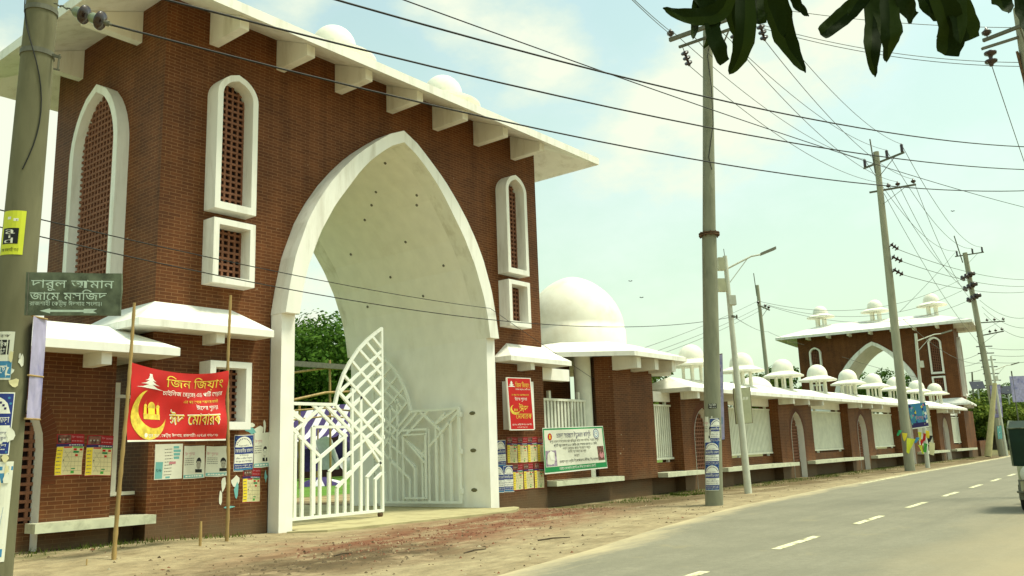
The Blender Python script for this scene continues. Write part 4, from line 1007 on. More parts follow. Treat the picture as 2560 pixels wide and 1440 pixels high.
A.text('gold', 'জিন জিয়াং', .31 * Wd, .775 * Hd, .125 * Hd, 4, w=.63 * Wd)
A.text('white_ink', 'চাইনিজ রেস্টুরেন্ট এন্ড পার্টি সেন্টার', .29 * Wd, .655 * Hd, .060 * Hd, 4, w=.66 * Wd)
A.text('gold', 'এর পক্ষ থেকে সকলকে জানাই', .91 * Wd, .555 * Hd, .042 * Hd, 4, w=.42 * Wd, align='r')
A.text('white_ink', 'ঈদের শুভেচ্ছা', .90 * Wd, .455 * Hd, .062 * Hd, 4, w=.28 * Wd, align='r')
A.text('white_ink', 'ঈদ মোবারক', .375 * Wd, .235 * Hd, .172 * Hd, 3, w=.535 * Wd); A.text('gold', 'ঈদ মোবারক', .382 * Wd, .245 * Hd, .150 * Hd, 5, w=.52 * Wd)
A.text('white_ink', 'মুক্ত মঞ্চ, কেন্দ্রীয় ঈদগাহ, রাজশাহী। ০১৭১৪ ৭৭১৫০৮', .17 * Wd, .062 * Hd, .040 * Hd, 4, w=.72 * Wd); A.disc('white_ink', .15 * Wd, .085 * Hd, .014 * Wd, 4, 10); A.poly('white_ink', [(.138 * Wd, .078 * Hd), (.162 * Wd, .078 * Hd), (.15 * Wd, .045 * Hd)], 4)
for k_, (w, y, h) in enumerate(((.020, .885, .03), (.050, .835, .035), (.085, .785, .04), (.125, .73, .045))):    # little pagoda mark
    c_ = .165 * Wd; A.poly('white_ink', [(c_ - w * Wd, y * Hd - .02 * Hd), (c_ - w * Wd * .55, y * Hd), (c_ - .012 * Wd, y * Hd + h * Hd), (c_ + .012 * Wd, y * Hd + h * Hd), (c_ + w * Wd * .55, y * Hd), (c_ + w * Wd, y * Hd - .02 * Hd), (c_ + w * .4 * Wd, y * Hd - .012 * Hd), (c_ - w * .4 * Wd, y * Hd - .012 * Hd)], 4)
def crescent(A, cx, cy, r, key, lay):
    n = 22; o_ = [(cx + r * math.cos(t), cy + r * 1.05 * math.sin(t)) for t in [math.radians(112 + (345 - 112) * i / n) for i in range(n + 1)]]
    i_ = [(cx + .26 * r + .86 * r * math.cos(t), cy + .30 * r + .86 * r * math.sin(t)) for t in [math.radians(124 + (330 - 124) * i / n) for i in range(n + 1)]]
    A.items.append((key, lay, o_ + i_, [(i, i + 1, n + 2 + i, n + 1 + i) for i in range(n)]))
crescent(A, .18 * Wd, .36 * Hd, .155 * Wd, 'gold', 4)
for dx, w, h in ((-.055, .012, .10), (0, .028, .085), (.055, .012, .10)):
    x = (.205 + dx) * Wd; A.rect('yellow', x - w * Wd, .37 * Hd, x + w * Wd, (.37 + h) * Hd, 5); A.disc('gold', x, (.37 + h) * Hd, w * 1.25 * Wd, 6, 10, w * 1.5 * Wd, 0, 180); A.poly('gold', [(x - .003, (.37 + h + .03) * Hd), (x + .003, (.37 + h + .03) * Hd), (x, (.37 + h + .09) * Hd)], 6)
A.rect('gold', .135 * Wd, .30 * Hd, .275 * Wd, .375 * Hd, 5)
tag(A.build('banner', banner_map, step=0.0018), 'red Eid greeting banner with gold lettering and a crescent, slung between two bamboo posts', 'banner')

# slim red signboard leaning on the window frame right of the gate
pA, pB, pC = (at_y(1267, 947, 16.35), at_y(1322, 945, 16.35), at_y(1279, 1074, 16.35))
sb = thing('signboard', 'upright red signboard with gold lettering leaning on the white window frame right of the gate', 'signboard', (pC.x, 16.40, pC.z - 0.02))
tiltn = Vector((-0.22, -1, 0.05)).normalized(); du_ = Vector((1, -0.22, 0)).normalized(); dv_ = Vector((0, 0.05, 1)).normalized() * 0.75
W2, H2 = 0.95, 2.12
a = Art(); a.rect('white_ink', 0, 0, W2, H2, 0); a.rect('red', .03, .04, W2 - .03, H2 - .03, 1)
a.text('gold', 'জিন জিয়াং', .32, 1.72, .18, 2, w=.56); a.text('white_ink', 'চাইনিজ রেস্টুরেন্ট এন্ড পার্টি সেন্টার', .32, 1.62, .05, 2, w=.57)
a.text('gold', 'এর পক্ষ থেকে সকলকে জানাই', .14, 1.38, .07, 2, w=.68); a.text('white_ink', 'ঈদের শুভেচ্ছা', .26, 1.19, .12, 2, w=.48)
a.text('gold', 'ঈদ', .40, .74, .26, 2, w=.36); a.text('gold', 'মোবারক', .26, .46, .22, 2, w=.62); crescent(a, .24, .82, .19, 'gold', 2)
for dx in (-.05, 0, .05): a.rect('gold', .27 + dx - .012, .76, .27 + dx + .012, .86, 3)
a.text('white_ink', 'মুক্ত মঞ্চ, কেন্দ্রীয় ঈদগাহ, রাজশাহী।', .10, .20, .055, 2, w=.76); a.text('white_ink', '০১৭১৪ ৭৭১৫০৮', .28, .10, .05, 2, w=.4)
for k_, (w, y) in enumerate(((.05, 1.90), (.09, 1.82), (.14, 1.74))): a.poly('white_ink', [(.17 - w, y), (.165, y + .08), (.175, y + .08), (.17 + w, y)], 2)
a.build('printed_face', planar((0, 0, 0), du_, dv_, tiltn), sb)
mb = MB(); mb.prism([Vector((0, 0, 0)) - tiltn * 0.004, du_ * W2 - tiltn * 0.004, du_ * W2 + dv_ * H2 - tiltn * 0.004, dv_ * H2 - tiltn * 0.004], (0, 0, 0), -tiltn * 0.05); mb.build('board_case', M['white'], sb)

# green bordered banner before the pavilion bench
g0, g1, g2, g3 = (at_y(1362, 1186, 16.9), at_y(1519, 1170, 16.7), at_y(1507, 1065, 16.7), at_y(1356, 1070, 16.9))
GW, GH = (g1 - g0).length, (g3 - g0).length
gn = (g1 - g0).cross(g3 - g0).normalized(); gn = gn if gn.y < 0 else -gn
def gmap(u, v, e):
    a_, b_ = u / GW, v / GH
    p = (g0 * (1 - a_) + g1 * a_) * (1 - b_) + (g3 * (1 - a_) + g2 * a_) * b_
    return p + gn * (e + 0.02 * math.sin(a_ * 8 + b_ * 5) * math.sin(math.pi * a_))
a = Art(); r = random.Random(2)
a.rect('white_ink', 0, 0, GW, GH, 0, 24, 10); a.rect('green', .005 * GW, .03 * GH, .995 * GW, .985 * GH, 2, 24, 10); a.rect('paper', .02 * GW, .145 * GH, .975 * GW, .95 * GH, 3, 24, 10)
a.text('navy', 'চামড়া সংরক্ষণে উদ্বুদ্ধকরণ কর্মসূচি', .21 * GW, .77 * GH, .105 * GH, 5, w=.56 * GW)
for i, (u0, u1, v, t) in enumerate(((.10, .90, .665, 'পশুর চামড়া ছাড়ানোর পর পরিষ্কার করে লবণ লাগিয়ে সংরক্ষণ করুন'), (.16, .86, .575, 'প্রতিটি গরুর চামড়ায় ৮-১০ কেজি এবং ছাগলের চামড়ায় ৪-৫ কেজি'), (.30, .74, .50, 'লবণ ব্যবহার করে সংরক্ষণ করুন'), (.38, .66, .425, 'জাতীয় সম্পদ চামড়া রক্ষা করুন'), (.47, .55, .33, 'জনস্বার্থে'), (.23, .85, .215, 'বাংলাদেশ ক্ষুদ্র ও কুটির শিল্প কর্পোরেশন (বিসিক), শিল্প মন্ত্রণালয়'))):
    a.text('black' if i in (1, 5) else 'grey', t, u0 * GW, v * GH, .055 * GH, 5, w=(u1 - u0) * GW)
a.text('white_ink', 'বাস্তবায়নে: জেলা প্রশাসন, রাজশাহী এবং বিসিক জেলা কার্যালয়, রাজশাহী', .22 * GW, .065 * GH, .055 * GH, 4, w=.58 * GW)
a.disc('red', .105 * GW, .80 * GH, .034 * GW, 5); a.poly('yellow', [(.095 * GW, .75 * GH), (.120 * GW, .77 * GH), (.112 * GW, .80 * GH), (.118 * GW, .83 * GH), (.100 * GW, .85 * GH), (.098 * GW, .80 * GH)], 6)
a.disc('blue', .865 * GW, .825 * GH, .050 * GW, 5); a.disc('white_ink', .865 * GW, .825 * GH, .042 * GW, 6); a.disc('midblue', .865 * GW, .825 * GH, .032 * GW, 7); a.disc('white_ink', .865 * GW, .825 * GH, .024 * GW, 8); a.text('blue', 'ক', .865 * GW, .805 * GH, .05 * GH, 9, align='c')
a.rect('purplephoto', .025 * GW, .16 * GH, .19 * GW, .50 * GH, 5); a.poly('white_ink', [(.10 * GW, .50 * GH), (.15 * GW, .46 * GH), (.13 * GW, .36 * GH), (.165 * GW, .28 * GH), (.10 * GW, .30 * GH), (.08 * GW, .42 * GH)], 6)
a.rect('brownphoto', .855 * GW, .20 * GH, .965 * GW, .53 * GH, 5); a.disc('pink', .92 * GW, .33 * GH, .035 * GW, 6, 9)
tag(a.build('banner', gmap), 'white banner with green border and blue heading, hung low before the pavilion bench', 'banner')

# ------------------------------------------------------------------ poles
def pole_mesh(base, top, r0, r1, n=20):
    mb = MB(); k = 14; b, t = Vector(base), Vector(top)
    mb.tube([b.lerp(t, i / k) for i in range(k + 1)], [r0 + (r1 - r0) * i / k for i in range(k + 1)], n); return mb
def cyl_map(base, top, r, z0, ang, squash=1.0):
    """print wrapped on a pole: u round the pole, v upwards from height z0; ang = direction it faces"""
    b, t = Vector(base), Vector(top)
    def fn(u, v, e):
        s_ = (z0 + v - b.z) / (t.z - b.z); c_ = b.lerp(t, s_); rr = (r(s_) if callable(r) else r) + 0.004 + e; a_ = ang + u / rr
        return Vector((c_.x + rr * math.cos(a_), c_.y + rr * math.sin(a_), z0 + v))
    return fn
def ins_pin(mb, p, h=0.26, r=0.075):
    mb.lathe([(0.016, 0), (0.016, .06), (r * .55, .07), (r * .6, .10), (r, .12), (r * .8, .155), (r * 1.05, .17), (r * .7, .21), (r * .45, .24), (0, h)], p, 12)
def ins_post(mb, p, h=0.5, r=0.085):
    prof_ = [(0.03, 0)]
    for i in range(6): prof_ += [(r, .03 + i * h * .15), (r * .7, .03 + i * h * .15 + .03)]
    mb.lathe(prof_ + [(.03, h * .95), (0, h)], p, 12)
def ins_string(mb, p, q, n=3, r=0.11):
    p, q = Vector(p), Vector(q); pts = []; rs = []
    for i in range(n):
        for t, k in ((.05, .3), (.25, .35), (.3, 1.0), (.5, .95), (.7, .4), (.95, .3)): pts.append(p.lerp(q, (i + t) / n)); rs.append(r * k)
    mb.tube(pts, rs, 12)

# near concrete pole on the left edge
PB = Vector((4.05, 10.0, 0)); pt0 = at_v(106, 0, PB); pb0 = at_v(46, 660, PB); axis = (pt0 - pb0).normalized()
PTop = pb0 + axis * ((11.2 - pb0.z) / axis.z); PBot = pb0 - axis * (pb0.z / axis.z + 0.3)
np_ = thing('utility_pole', 'near round concrete pole at the left edge, plastered with torn posters and stickers', 'utility pole', (PBot.x, PBot.y, 0))
def rel(o, base):   # keep world placement while parenting to a thing standing at base
    return o
def child(mb, name, m_, par):
    off = par.location
    mb.v = [(x - off.x, y - off.y, z - off.z) for x, y, z in mb.v]; return mb.build(name, m_, par)
R0, R1 = 0.215, 0.140
child(pole_mesh(PBot, PTop, R0, R1, 28), 'shaft', M['concrete'], np_)
rad = lambda z: R0 + (R1 - R0) * (z - PBot.z) / (PTop.z - PBot.z)
def axis_at(z): return PBot.lerp(PTop, (z - PBot.z) / (PTop.z - PBot.z))
for py in (137, 30):
    z = at_v(110, py, PB).z; mb = MB(); c_ = axis_at(z); mb.lathe([(rad(z) + .003, -.03), (rad(z) + .012, -.03), (rad(z) + .012, .03), (rad(z) + .003, .03)], c_, 28, False)
    if py == 137: mb.bar(c_ + HR * (rad(z) - .02), c_ + HR * (rad(z) + .10) + Vector((0, 0, -.04)), .03); mb.bar(c_ + HR * (rad(z) + .09), c_ + HR * (rad(z) + .08) + Vector((0, 0, -.20)), .015); mb.bar(c_ + HR * (rad(z) + .03) + Vector((0, 0, -.18)), c_ + HR * (rad(z) + .10) + Vector((0, 0, -.2)), .015)
    child(mb, 'clamp_band', M['iron'], np_)
# slack service wire coiled about the shaft
mb = MB(); pts = []
for i in range(40):
    t = i / 39; z = 10.5 - 5.6 * t; a_ = math.atan2(-HF.y, -HF.x) + 1.2 * math.sin(t * 9) - .2; rr = rad(z) + .012; c_ = axis_at(z); pts.append((c_.x + rr * math.cos(a_), c_.y + rr * math.sin(a_), z))
mb.tube(pts, .007, 5); child(mb, 'service_wire', M['wire'], np_)
face = math.atan2(-HF.y, -HF.x) 
def pole_paper(art, py_bottom, dang, label, group=None):
    z0 = at_v(60, py_bottom, PB).z; return put_poster(art, cyl_map(PBot, PTop, lambda s_: R0 + (R1 - R0) * s_, z0, face + dang), 'poster', label, group)
a = Art(); a.rect('lime', 0, 0, .27, .50, 0, 6, 3); a.rect('black', .035, .12, .215, .30, 1, 6, 2)
a.text('white_ink', 'a', .06, .235, .075, 2, w=.125); a.text('white_ink', 'i', .10, .185, .042, 2, w=.05); a.text('white_ink', 'd', .05, .127, .062, 2, w=.13)
a.text('black', 'ঢাকা রাজশাহী শাখা', .03, .035, .035, 2, w=.2); a.rect('white_ink', .08, .40, .12, .43, 1); a.rect('white_ink', .15, .38, .20, .41, 1); a.rect('black', .18, .385, .19, .395, 2)
pole_paper(a, 645, -0.72, 'lime yellow sticker with a black square lettered aid on the near pole')
pole_paper(poster_hide(.46, .66), 1137, -1.35, 'blue and white arched poster wrapped round the near concrete pole', 'blue and white arched posters')
a = Art(); a.rect('paper', 0, 0, .36, .52, 0, 6, 4); a.rect('black', .06, .27, .32, .43, 1, 4); a.text('white_ink', 'শিক্ষক-শিক্ষিকা', .07, .36, .045, 2, w=.24); a.text('white_ink', 'RAJSHAHI', .09, .315, .025, 2, w=.2); a.text('white_ink', '৭৬০০৪৫', .13, .28, .03, 2, w=.16); a.rect('midblue', 0, .02, .36, .20, 1, 6); a.text('white_ink', 'ভর্তি চলছে', .04, .07, .09, 2, w=.28); a.text('grey', 'গৃহ শিক্ষক', .04, .46, .03, 1, w=.28)
pole_paper(a, 952, -1.15, 'pale notice with a black block and blue lettering high on the near pole')
a = Art(); a.rect('paper', 0, 0, .50, 1.02, 0, 16, 8); r = random.Random(12)
a.rect('midblue', .0, .93, .5, .97, 1, 8); a.poly('midblue', [(.05, .30), (.20, .33), (.42, .30), (.44, .55), (.30, .62), (.16, .52)], 1); a.rect('midblue', .30, .80, .46, .90, 1, 4); a.poly('grey', [(.0, .62), (.16, .60), (.24, .70), (.18, .80), (.0, .82)], 2); a.poly('concrete', [(.1, .16), (.26, .12), (.30, .24), (.2, .31), (.08, .26)], 2); a.poly('white_ink', [(.35, .2), (.48, .18), (.47, .5), (.4, .45)], 2); a.rect('midblue', .3, .05, .47, .13, 1, 4)
pole_paper(a, 1400, -1.25, 'large shredded blue and white poster low on the near concrete pole')
for j_, (py_, da_, n_, lb_) in enumerate(((1235, .35, 9, 'shreds of old white poster clinging to the right side of the near pole, lower patch'), (1010, .55, 6, 'shreds of old white poster clinging to the right side of the near pole, upper patch'), (1330, -.55, 8, 'ragged white and blue poster shreds at the front of the near pole'))):
    fn_ = cyl_map(PBot, PTop, lambda s_: R0 + (R1 - R0) * s_, at_v(60, py_, PB).z, face + da_); rr = random.Random(50 + j_)
    scraps('torn_poster', lb_, fn_, [(rr.uniform(-.10, .08), rr.uniform(-.05, .55), rr.uniform(.03, .12), rr.uniform(.05, .2)) for _ in range(n_)], ['paper', 'paper', 'cream', 'midblue'] if j_ == 2 else ['paper', 'cream', 'cloudy'], 70 + j_)
# painted direction board fixed to the near pole
sq = [at_v(x, y, PB - HF * 0.18) for x, y in ((62, 788), (301, 789), (306, 684), (67, 681))]
sgn = thing('direction_sign', 'weathered dark green board with white Bengali lettering and an arrow, tied to the near pole', 'sign', sq[0])
SW, SH = (sq[1] - sq[0]).length, (sq[3] - sq[0]).length
def smap(u, v, e):
    a_, b_ = u / SW, v / SH; p = (sq[0] * (1 - a_) + sq[1] * a_) * (1 - b_) + (sq[3] * (1 - a_) + sq[2] * a_) * b_; return p - sq[0] - HF * (0.013 + e)
mb = MB(); o_ = [(0, .0), (.3, -.006), (.62, .003), (1, -.004), (.997, .3), (1.004, .6), (.995, 1.0), (.7, .992), (.4, 1.006), (0, 1)]
P_ = [smap(u * SW, v * SH, -0.013) for u, v in o_]; mb.prism(P_, -HF * 0.012, HF * 0.02); mb.build('board', M['signgreen'], sgn)
a = Art(); a.text('signink', 'দারুল আমান', .06 * SW, .64 * SH, .195 * SH, 0, w=.86 * SW); a.text('signink', 'জামে মসজিদ', .05 * SW, .355 * SH, .19 * SH, 0, w=.80 * SW); a.text('signink', 'রাজশাহী কেন্দ্রীয় ঈদগাহ সংলগ্ন।', .05 * SW, .225 * SH, .095 * SH, 0, w=.76 * SW)
a.poly('signink', [(.16 * SW, .10 * SH), (.27 * SW, .16 * SH), (.27 * SW, .04 * SH)], 0); a.rect('signink', .27 * SW, .075 * SH, .62 * SW, .125 * SH, 0); a.poly('signink', [(.62 * SW, .05 * SH), (.76 * SW, .05 * SH), (.72 * SW, .10 * SH), (.76 * SW, .15 * SH), (.62 * SW, .15 * SH)], 0)
a.build('lettering', smap, sgn)
mb = MB(); mb.bar((0.05, 0, .02) - HF * .02, (0.06, 0, SH) - HF * 0.02 if False else Vector((0.02, 0, SH)) - HF * .02, .012) if False else mb.tube([Vector(smap(.03 * SW, 0, .004)), Vector(smap(.03 * SW, SH, .004))], .006, 5); mb.build('tie_wire', M['iron'], sgn)
# faded flex banner hanging edge-on beside the pole
fl = [at_v(x, y, PB + HR * 0.1 - HF * .06) for x, y in ((66, 1048), (100, 1050), (118, 797), (84, 790))]
mb = MB(); n = 10
for lay, d in ((0, 0), (1, .02)):
    pass
vs = []
for i in range(n + 1):
    t = i / n
    for j in range(5):
        s_ = j / 4; p = (fl[0] * (1 - s_) + fl[1] * s_) * (1 - t) + (fl[3] * (1 - s_) + fl[2] * s_) * t; p = EYE + (p - EYE) * (1 + (.50 * s_ + 0.03 * math.sin(t * 5 + s_ * 3)) / 9.5); vs.append(p)
mb.add(vs, [(i * 5 + j, i * 5 + j + 1, (i + 1) * 5 + j + 1, (i + 1) * 5 + j) for i in range(n) for j in range(4)], True)
fb = thing('flex_banner', 'faded lilac flex banner hanging edge-on from the near pole', 'banner', fl[0])
child(mb, 'sheet', M['lilac'], fb)
mb = MB()
for t in (0.005, .42, .995): mb = MB(); mb.tube([fl[0].lerp(fl[3], t) - HF * .03, EYE + (fl[1].lerp(fl[2], t) - EYE) * 1.05], .011, 6); child(mb, 'batten', M['bamboo'], fb)

# tubular steel pole in the middle, with cross-arms
def ground_base(px, py): 
    p = at_z(px, py, 0); return p
MBs = at_z(1784, 1262, 0.0); mt_ = at_v(1769, 78, MBs); mf = at_v(1773, 587, MBs)
mp_ = thing('utility_pole', 'tall greenish steel pole in the middle with a rusty flange and blue posters', 'utility pole', MBs)
child(pole_mesh(MBs - Vector((0, 0, .3)), mf, .245, .208, 28), 'lower_tube', M['steelpole'], mp_)
child(pole_mesh(mf, mt_, .190, .140, 28), 'upper_tube', M['steelpole'], mp_)
mb = MB()
for dz in (-.035, .02): mb.lathe([(.15, dz), (.30, dz), (.30, dz + .03), (.15, dz + .03)], mf, 28, False)
for i in range(10): a_ = 2 * math.pi * i / 10; mb.lathe([(.018, -.08), (.018, .08), (0, .08)], (mf.x + .26 * math.cos(a_), mf.y + .26 * math.sin(a_), mf.z), 6, False)
child(mb, 'flange', M['rust'], mp_)
cz = at_v(1772, 70, MBs).z
c1a, c1b = at_x(1674, 92, MBs.x - .18), at_x(1893, 32, MBs.x - .18); c2a, c2b = at_x(1692, 108, MBs.x + .2), at_x(1880, 52, MBs.x + .2)
zA = (c1a.z + c1b.z) / 2; ya, yb = c1a.y, c1b.y
mb = MB(); mb.bar((MBs.x - .20, ya, zA), (MBs.x - .20, yb, zA), .10, .11); mb.bar((MBs.x + .20, ya - .1, zA - .12), (MBs.x + .20, yb + .1, zA - .12), .07, .07)
child(mb, 'cross_arm', M['iron'], mp_)
mb = MB()
for y in (ya * .75 + yb * .25, ya * .25 + yb * .75): mb.bar((MBs.x - .16, y, zA), (MBs.x - .12, (ya + yb) / 2 + (.1 if y > (ya + yb) / 2 else -.1), zA - .95), .05, .02)
child(mb, 'brace', M['iron'], mp_)
MPIN = [Vector((MBs.x - .2, y, zA + .05)) for y in (ya - .05, (ya + yb) / 2 + .15, yb + .06)]
for p in MPIN: q_ = MB(); ins_pin(q_, p, .32, .11); child(q_, 'insulator', M['insul'], mp_)
MSTR = [Vector((MBs.x + .2, y, zA - .16)) for y in (ya - .22, (ya + yb) / 2 - .45, yb + .12)]
MEND = []
for p in MSTR:
    d = Vector((.50, .06, -.42)).normalized(); e_ = p + d * .66; q_ = MB(); q_.tube([p, p + d * .16], .012, 5); ins_string(q_, p + d * .14, e_, 3, .125); MEND.append(e_); child(q_, 'insulator', M['insul'], mp_)
mb = MB(); pts = [MPIN[1] + Vector((0, 0, .2))] + [mf.lerp(mt_, f_) - HF * .19 + HR * s_ for f_, s_ in ((.97, .08), (.86, -.05), (.70, .06), (.52, .10), (.36, -.04), (.30, .05))]; mb.tube(pts, .012, 5); child(mb, 'earth_wire', M['wire'], mp_)
mface = math.atan2(-MBs.y, -MBs.x)
def mid_paper(art, pyb, dang, label, group=None):
    z0 = at_v(1783, pyb, MBs).z; return put_poster(art, cyl_map(MBs, mf, lambda s_: .245 - .037 * s_, z0, mface + dang), 'poster', label, group)
mid_paper(poster_hide(.44, .70), 1225, -1.0, 'blue and white arched poster lowest on the middle pole', 'blue and white arched posters')
mid_paper(poster_hide(.44, .66), 1165, -1.0, 'blue and white arched poster second from the bottom on the middle pole', 'blue and white arched posters')
mid_paper(poster_hide(.40, .68), 1108, -.30, 'blue and white arched poster highest on the middle pole, its top torn', 'blue and white arched posters')
a = poster_face(.26, .74, 3); mid_paper(a, 1108, -1.05, 'teal portrait poster left of the highest blue poster on the middle pole')
a = Art(); a.rect('black', 0, 0, .24, .13, 0, 4); a.text('white_ink', 'উত্তর পিকিং', .02, .07, .05, 1, w=.2); a.text('white_ink', 'আই-৭৮৭৮', .02, .015, .035, 1, w=.2); mid_paper(a, 1022, -.45, 'small black and white stencilled sign on the middle pole')

# concrete line poles further along the verge
def line_pole(name, label, base, top, r0, r1, arms, group='concrete line poles'):
    t = thing(name, label, 'utility pole', base, group=group); child(pole_mesh(Vector(base) - Vector((0, 0, .3)), top, r0, r1, 16), 'shaft', M['concrete2'], t)
    outp = []
    for (pa, pb, pins, kind) in arms:
        c_ = at_v((pa[0] + pb[0]) / 2, (pa[1] + pb[1]) / 2, base); A_ = at_z(pa[0], pa[1], c_.z); B_ = at_z(pb[0], pb[1], c_.z)
        if (A_ - B_).length > 4.0: A_, B_ = at_v(pa[0], pa[1], base), at_v(pb[0], pb[1], base)
        n_ = (-HF) * (r1 + .05); A_ += n_; B_ += n_
        mb = MB(); mb.bar(A_, B_, .09, .09); ctr = Vector(base).lerp(Vector(top), (c_.z) / top.z); mb.bar(A_.lerp(B_, .8), Vector((ctr.x, ctr.y, c_.z - .85)) + n_ * .8, .04, .02); child(mb, 'cross_arm', M['iron'], t)
        lst = []
        for f in pins:
            p = A_.lerp(B_, f) + Vector((0, 0, .045)); q_ = MB()
            (ins_post(q_, p, .50, .09) if kind == 'post' else ins_pin(q_, p, .34, .13)); child(q_, 'insulator', M['insul'], t); lst.append(p + Vector((0, 0, .46 if kind == 'post' else .28)))
        outp.append(lst)
    return t, outp
b3 = at_z(2275, 1176, 0.0); t3 = at_v(2190, 380, b3)
p3, ins3 = line_pole('utility_pole', 'leaning concrete pole with two cross-arms standing behind the hanging poster and flags', b3, t3, .26, .15, [((2156, 424), (2256, 384), (.04, .60, .96), 'post'), ((2170, 484), (2286, 464), (.42, .62, .95), 'pin')])
mb = MB(); mb.bar(t3 - Vector((0, 0, 1.2)) - HR * .17, t3 + Vector((0, 0, .75)) - HR * .25, .09, .05); child(mb, 'top_spike', M['iron'], p3)
b4 = at_z(2506, 1136, 0.0); t4 = at_v(2412, 632, b4)
p4, ins4 = line_pole('utility_pole', 'farthest leaning concrete pole, crowded with cross-arms and insulators by the parked rickshaw', b4, t4, .30, .20, [((2384, 643), (2456, 632), (.08, .62, .95), 'post'), ((2446, 808), (2508, 804), (.3, .6, .95), 'pin'), ((2439, 842), (2505, 829), (.5, .72, .95), 'pin')])
mb = MB(); mb.bar(t4 - Vector((0, 0, .9)) - HR * .3, t4 + Vector((0, 0, 1.6)) - HR * 0.75, .1, .08); child(mb, 'top_spike', M['iron'], p4)
S4 = []
for px, py in ((2422, 687), (2428, 713), (2437, 741)):
    p = at_v(px, py, b4) - HF * .45; q_ = MB(); q_.lathe([(.0, -.05), (.30, -.05), (.30, .05), (0, .05)], (0, 0, 0), 12); 
    e_ = at_v(px - 30, py + 16, b4) - HF * .45; q_ = MB(); ins_string(q_, p, p.lerp(e_, .9), 3, .28); q_.lathe([(.30, -.14), (.34, 0), (.30, .14), (0, .15)], p, 10); child(q_, 'insulator', M['insul'], p4); S4.append(e_)
for i in range(8):
    c_ = at_v(2462 + 4.3 * i, 866 + 17 * i, b4); q_ = MB(); q_.bar(c_ - HR * .75, c_ + HR * .65, .08, .08); child(q_, 'rack', M['insul'], p4)
# a pole inside the compound and one at the right edge of the view
b5 = at_y(1925, 1010, 27.0); b5.z = 0; t5 = at_v(1893, 713, b5)
b5 = Vector((at_v(1942, 1150, b5).x, at_v(1942, 1150, b5).y, 0))
p5, ins5 = line_pole('utility_pole', 'thin concrete pole standing behind the boundary wall between two kiosk domes', b5, t5, .19, .13, [((1893, 763), (1922, 776), (.05, .65, .95), 'pin')])
mb = MB(); mb.bar(at_v(1892, 740, b5), at_v(1884, 683, b5), .05, .05); child(mb, 'top_spike', M['iron'], p5)
b6 = at_d(2600, 400, 24); b6.z = 0
t6 = at_v(2548, 20, b6); p6, ins6 = line_pole('utility_pole', 'pole cut off by the right edge of the picture, behind the hanging mango leaves', Vector((b6.x, b6.y, 0)), t6, .24, .16, [((2448, 110), (2562, 66), (.10,), 'pin')])
q_ = MB(); e6 = at_v(2478, 150, b6); ins_string(q_, at_v(2475, 125, b6), at_v(2479, 166, b6), 2, .17); child(q_, 'insulator', M['insul'], p6)
q_ = MB(); q_.bar(at_v(2455, 122, b6), at_v(2556, 90, b6), .08, .07); child(q_, 'cross_arm', M['iron'], p6)
q_ = MB(); q_.bar(at_v(2543, 130, b6), at_v(2562, 205, b6), .16, .06); child(q_, 'stay', M['rust'], p6)

# street lamps
def street_lamp(label, base, top, arm0, arm1, boxes, group='street lamps along the wall'):
    t = thing('street_lamp', label, 'street lamp', base, group=group); child(pole_mesh(Vector(base) - Vector((0, 0, .2)), top, .125, .075, 16), 'post', M['lamppole'], t)
    A_, B_ = at_v(*arm0, base), at_v(*arm1, base); mid = A_.lerp(B_, .5) + Vector((0, 0, .08)); mb = MB(); mb.tube([A_, A_.lerp(B_, .3) + Vector((0, 0, .05)), mid, A_.lerp(B_, .72)], [.035, .033, .03, .028], 8); mb.tube([A_ - Vector((0, 0, .55)), A_.lerp(B_, .42) + Vector((0, 0, .05))], .016, 6); child(mb, 'arm', M['lamppole'], t)
    mb = MB(); p0 = A_.lerp(B_, .70); d = (B_ - A_).normalized(); mb.prism([p0 - HF * .09, p0 + HF * .09, B_ + HF * .13, B_ + d * .06, B_ - HF * .13], Vector((0, 0, -.03)), Vector((0, 0, .06))); child(mb, 'lamp_head', M['lamp'], t)
    for nm, (x0, y0, x1, y1), mk, tilt in boxes:
        a_, b_ = at_v(x0, y1, base), at_v(x1, y0, base); w = (at_v(x1, y1, base) - a_); h = b_.z - a_.z; mb = MB(); mb.prism([a_, a_ + w, a_ + w + Vector((0, 0, h)) + HR * tilt, a_ + Vector((0, 0, h)) + HR * tilt], -HF * .16, HF * .10); child(mb, nm, M[mk], t)
    return t
lb = at_z(1871, 1232, 0.0); lt = at_v(1812, 640, lb)
L1 = street_lamp('white street lamp beside the middle pole, with two speaker horns and a meter box', lb, lt, (1819, 671), (1937, 622), [('loudspeaker', (1795, 645, 1810, 676), 'carcream', .0), ('loudspeaker', (1795, 697, 1815, 729), 'carcream', -.05), ('meter_box', (1822, 739, 1839, 763), 'lamppole', -.01)])
mb = MB(); mb.tube([lt - Vector((0, 0, .1)), lt + Vector((-.05, 0, .25))], .012, 5); child(mb, 'top_spike', M['iron'], L1)
mb = MB(); c_ = at_v(1830, 792, lb); mb.lathe([(.10, -.04), (.10, .04)], c_, 12, False); mb.lathe([(.03, -.06), (.035, 0), (.03, .06), (0, .07)], c_ + HR * .16 - HF * .02, 8); mb.bar(c_, c_ + HR * .16, .03); child(mb, 'cable_bracket', M['iron'], L1)
lb2 = at_z(2319, 1167, 0.0); lt2 = at_v(2289, 834, lb2)
street_lamp('second white street lamp, rising behind the concrete pole with the flags', lb2, lt2, (2294, 852), (2378, 827), [('meter_box', (2298, 902, 2308, 919), 'lamppole', -.02)])
lb3 = at_z(2517, 1140, 0.0); lt3 = at_v(2477, 890, lb3)
street_lamp('farthest street lamp, leaning against the crowded concrete pole', lb3, lt3, (2487, 925), (2546, 907), [('meter_box', (2487, 940, 2494, 952), 'lamppole', -.02)])
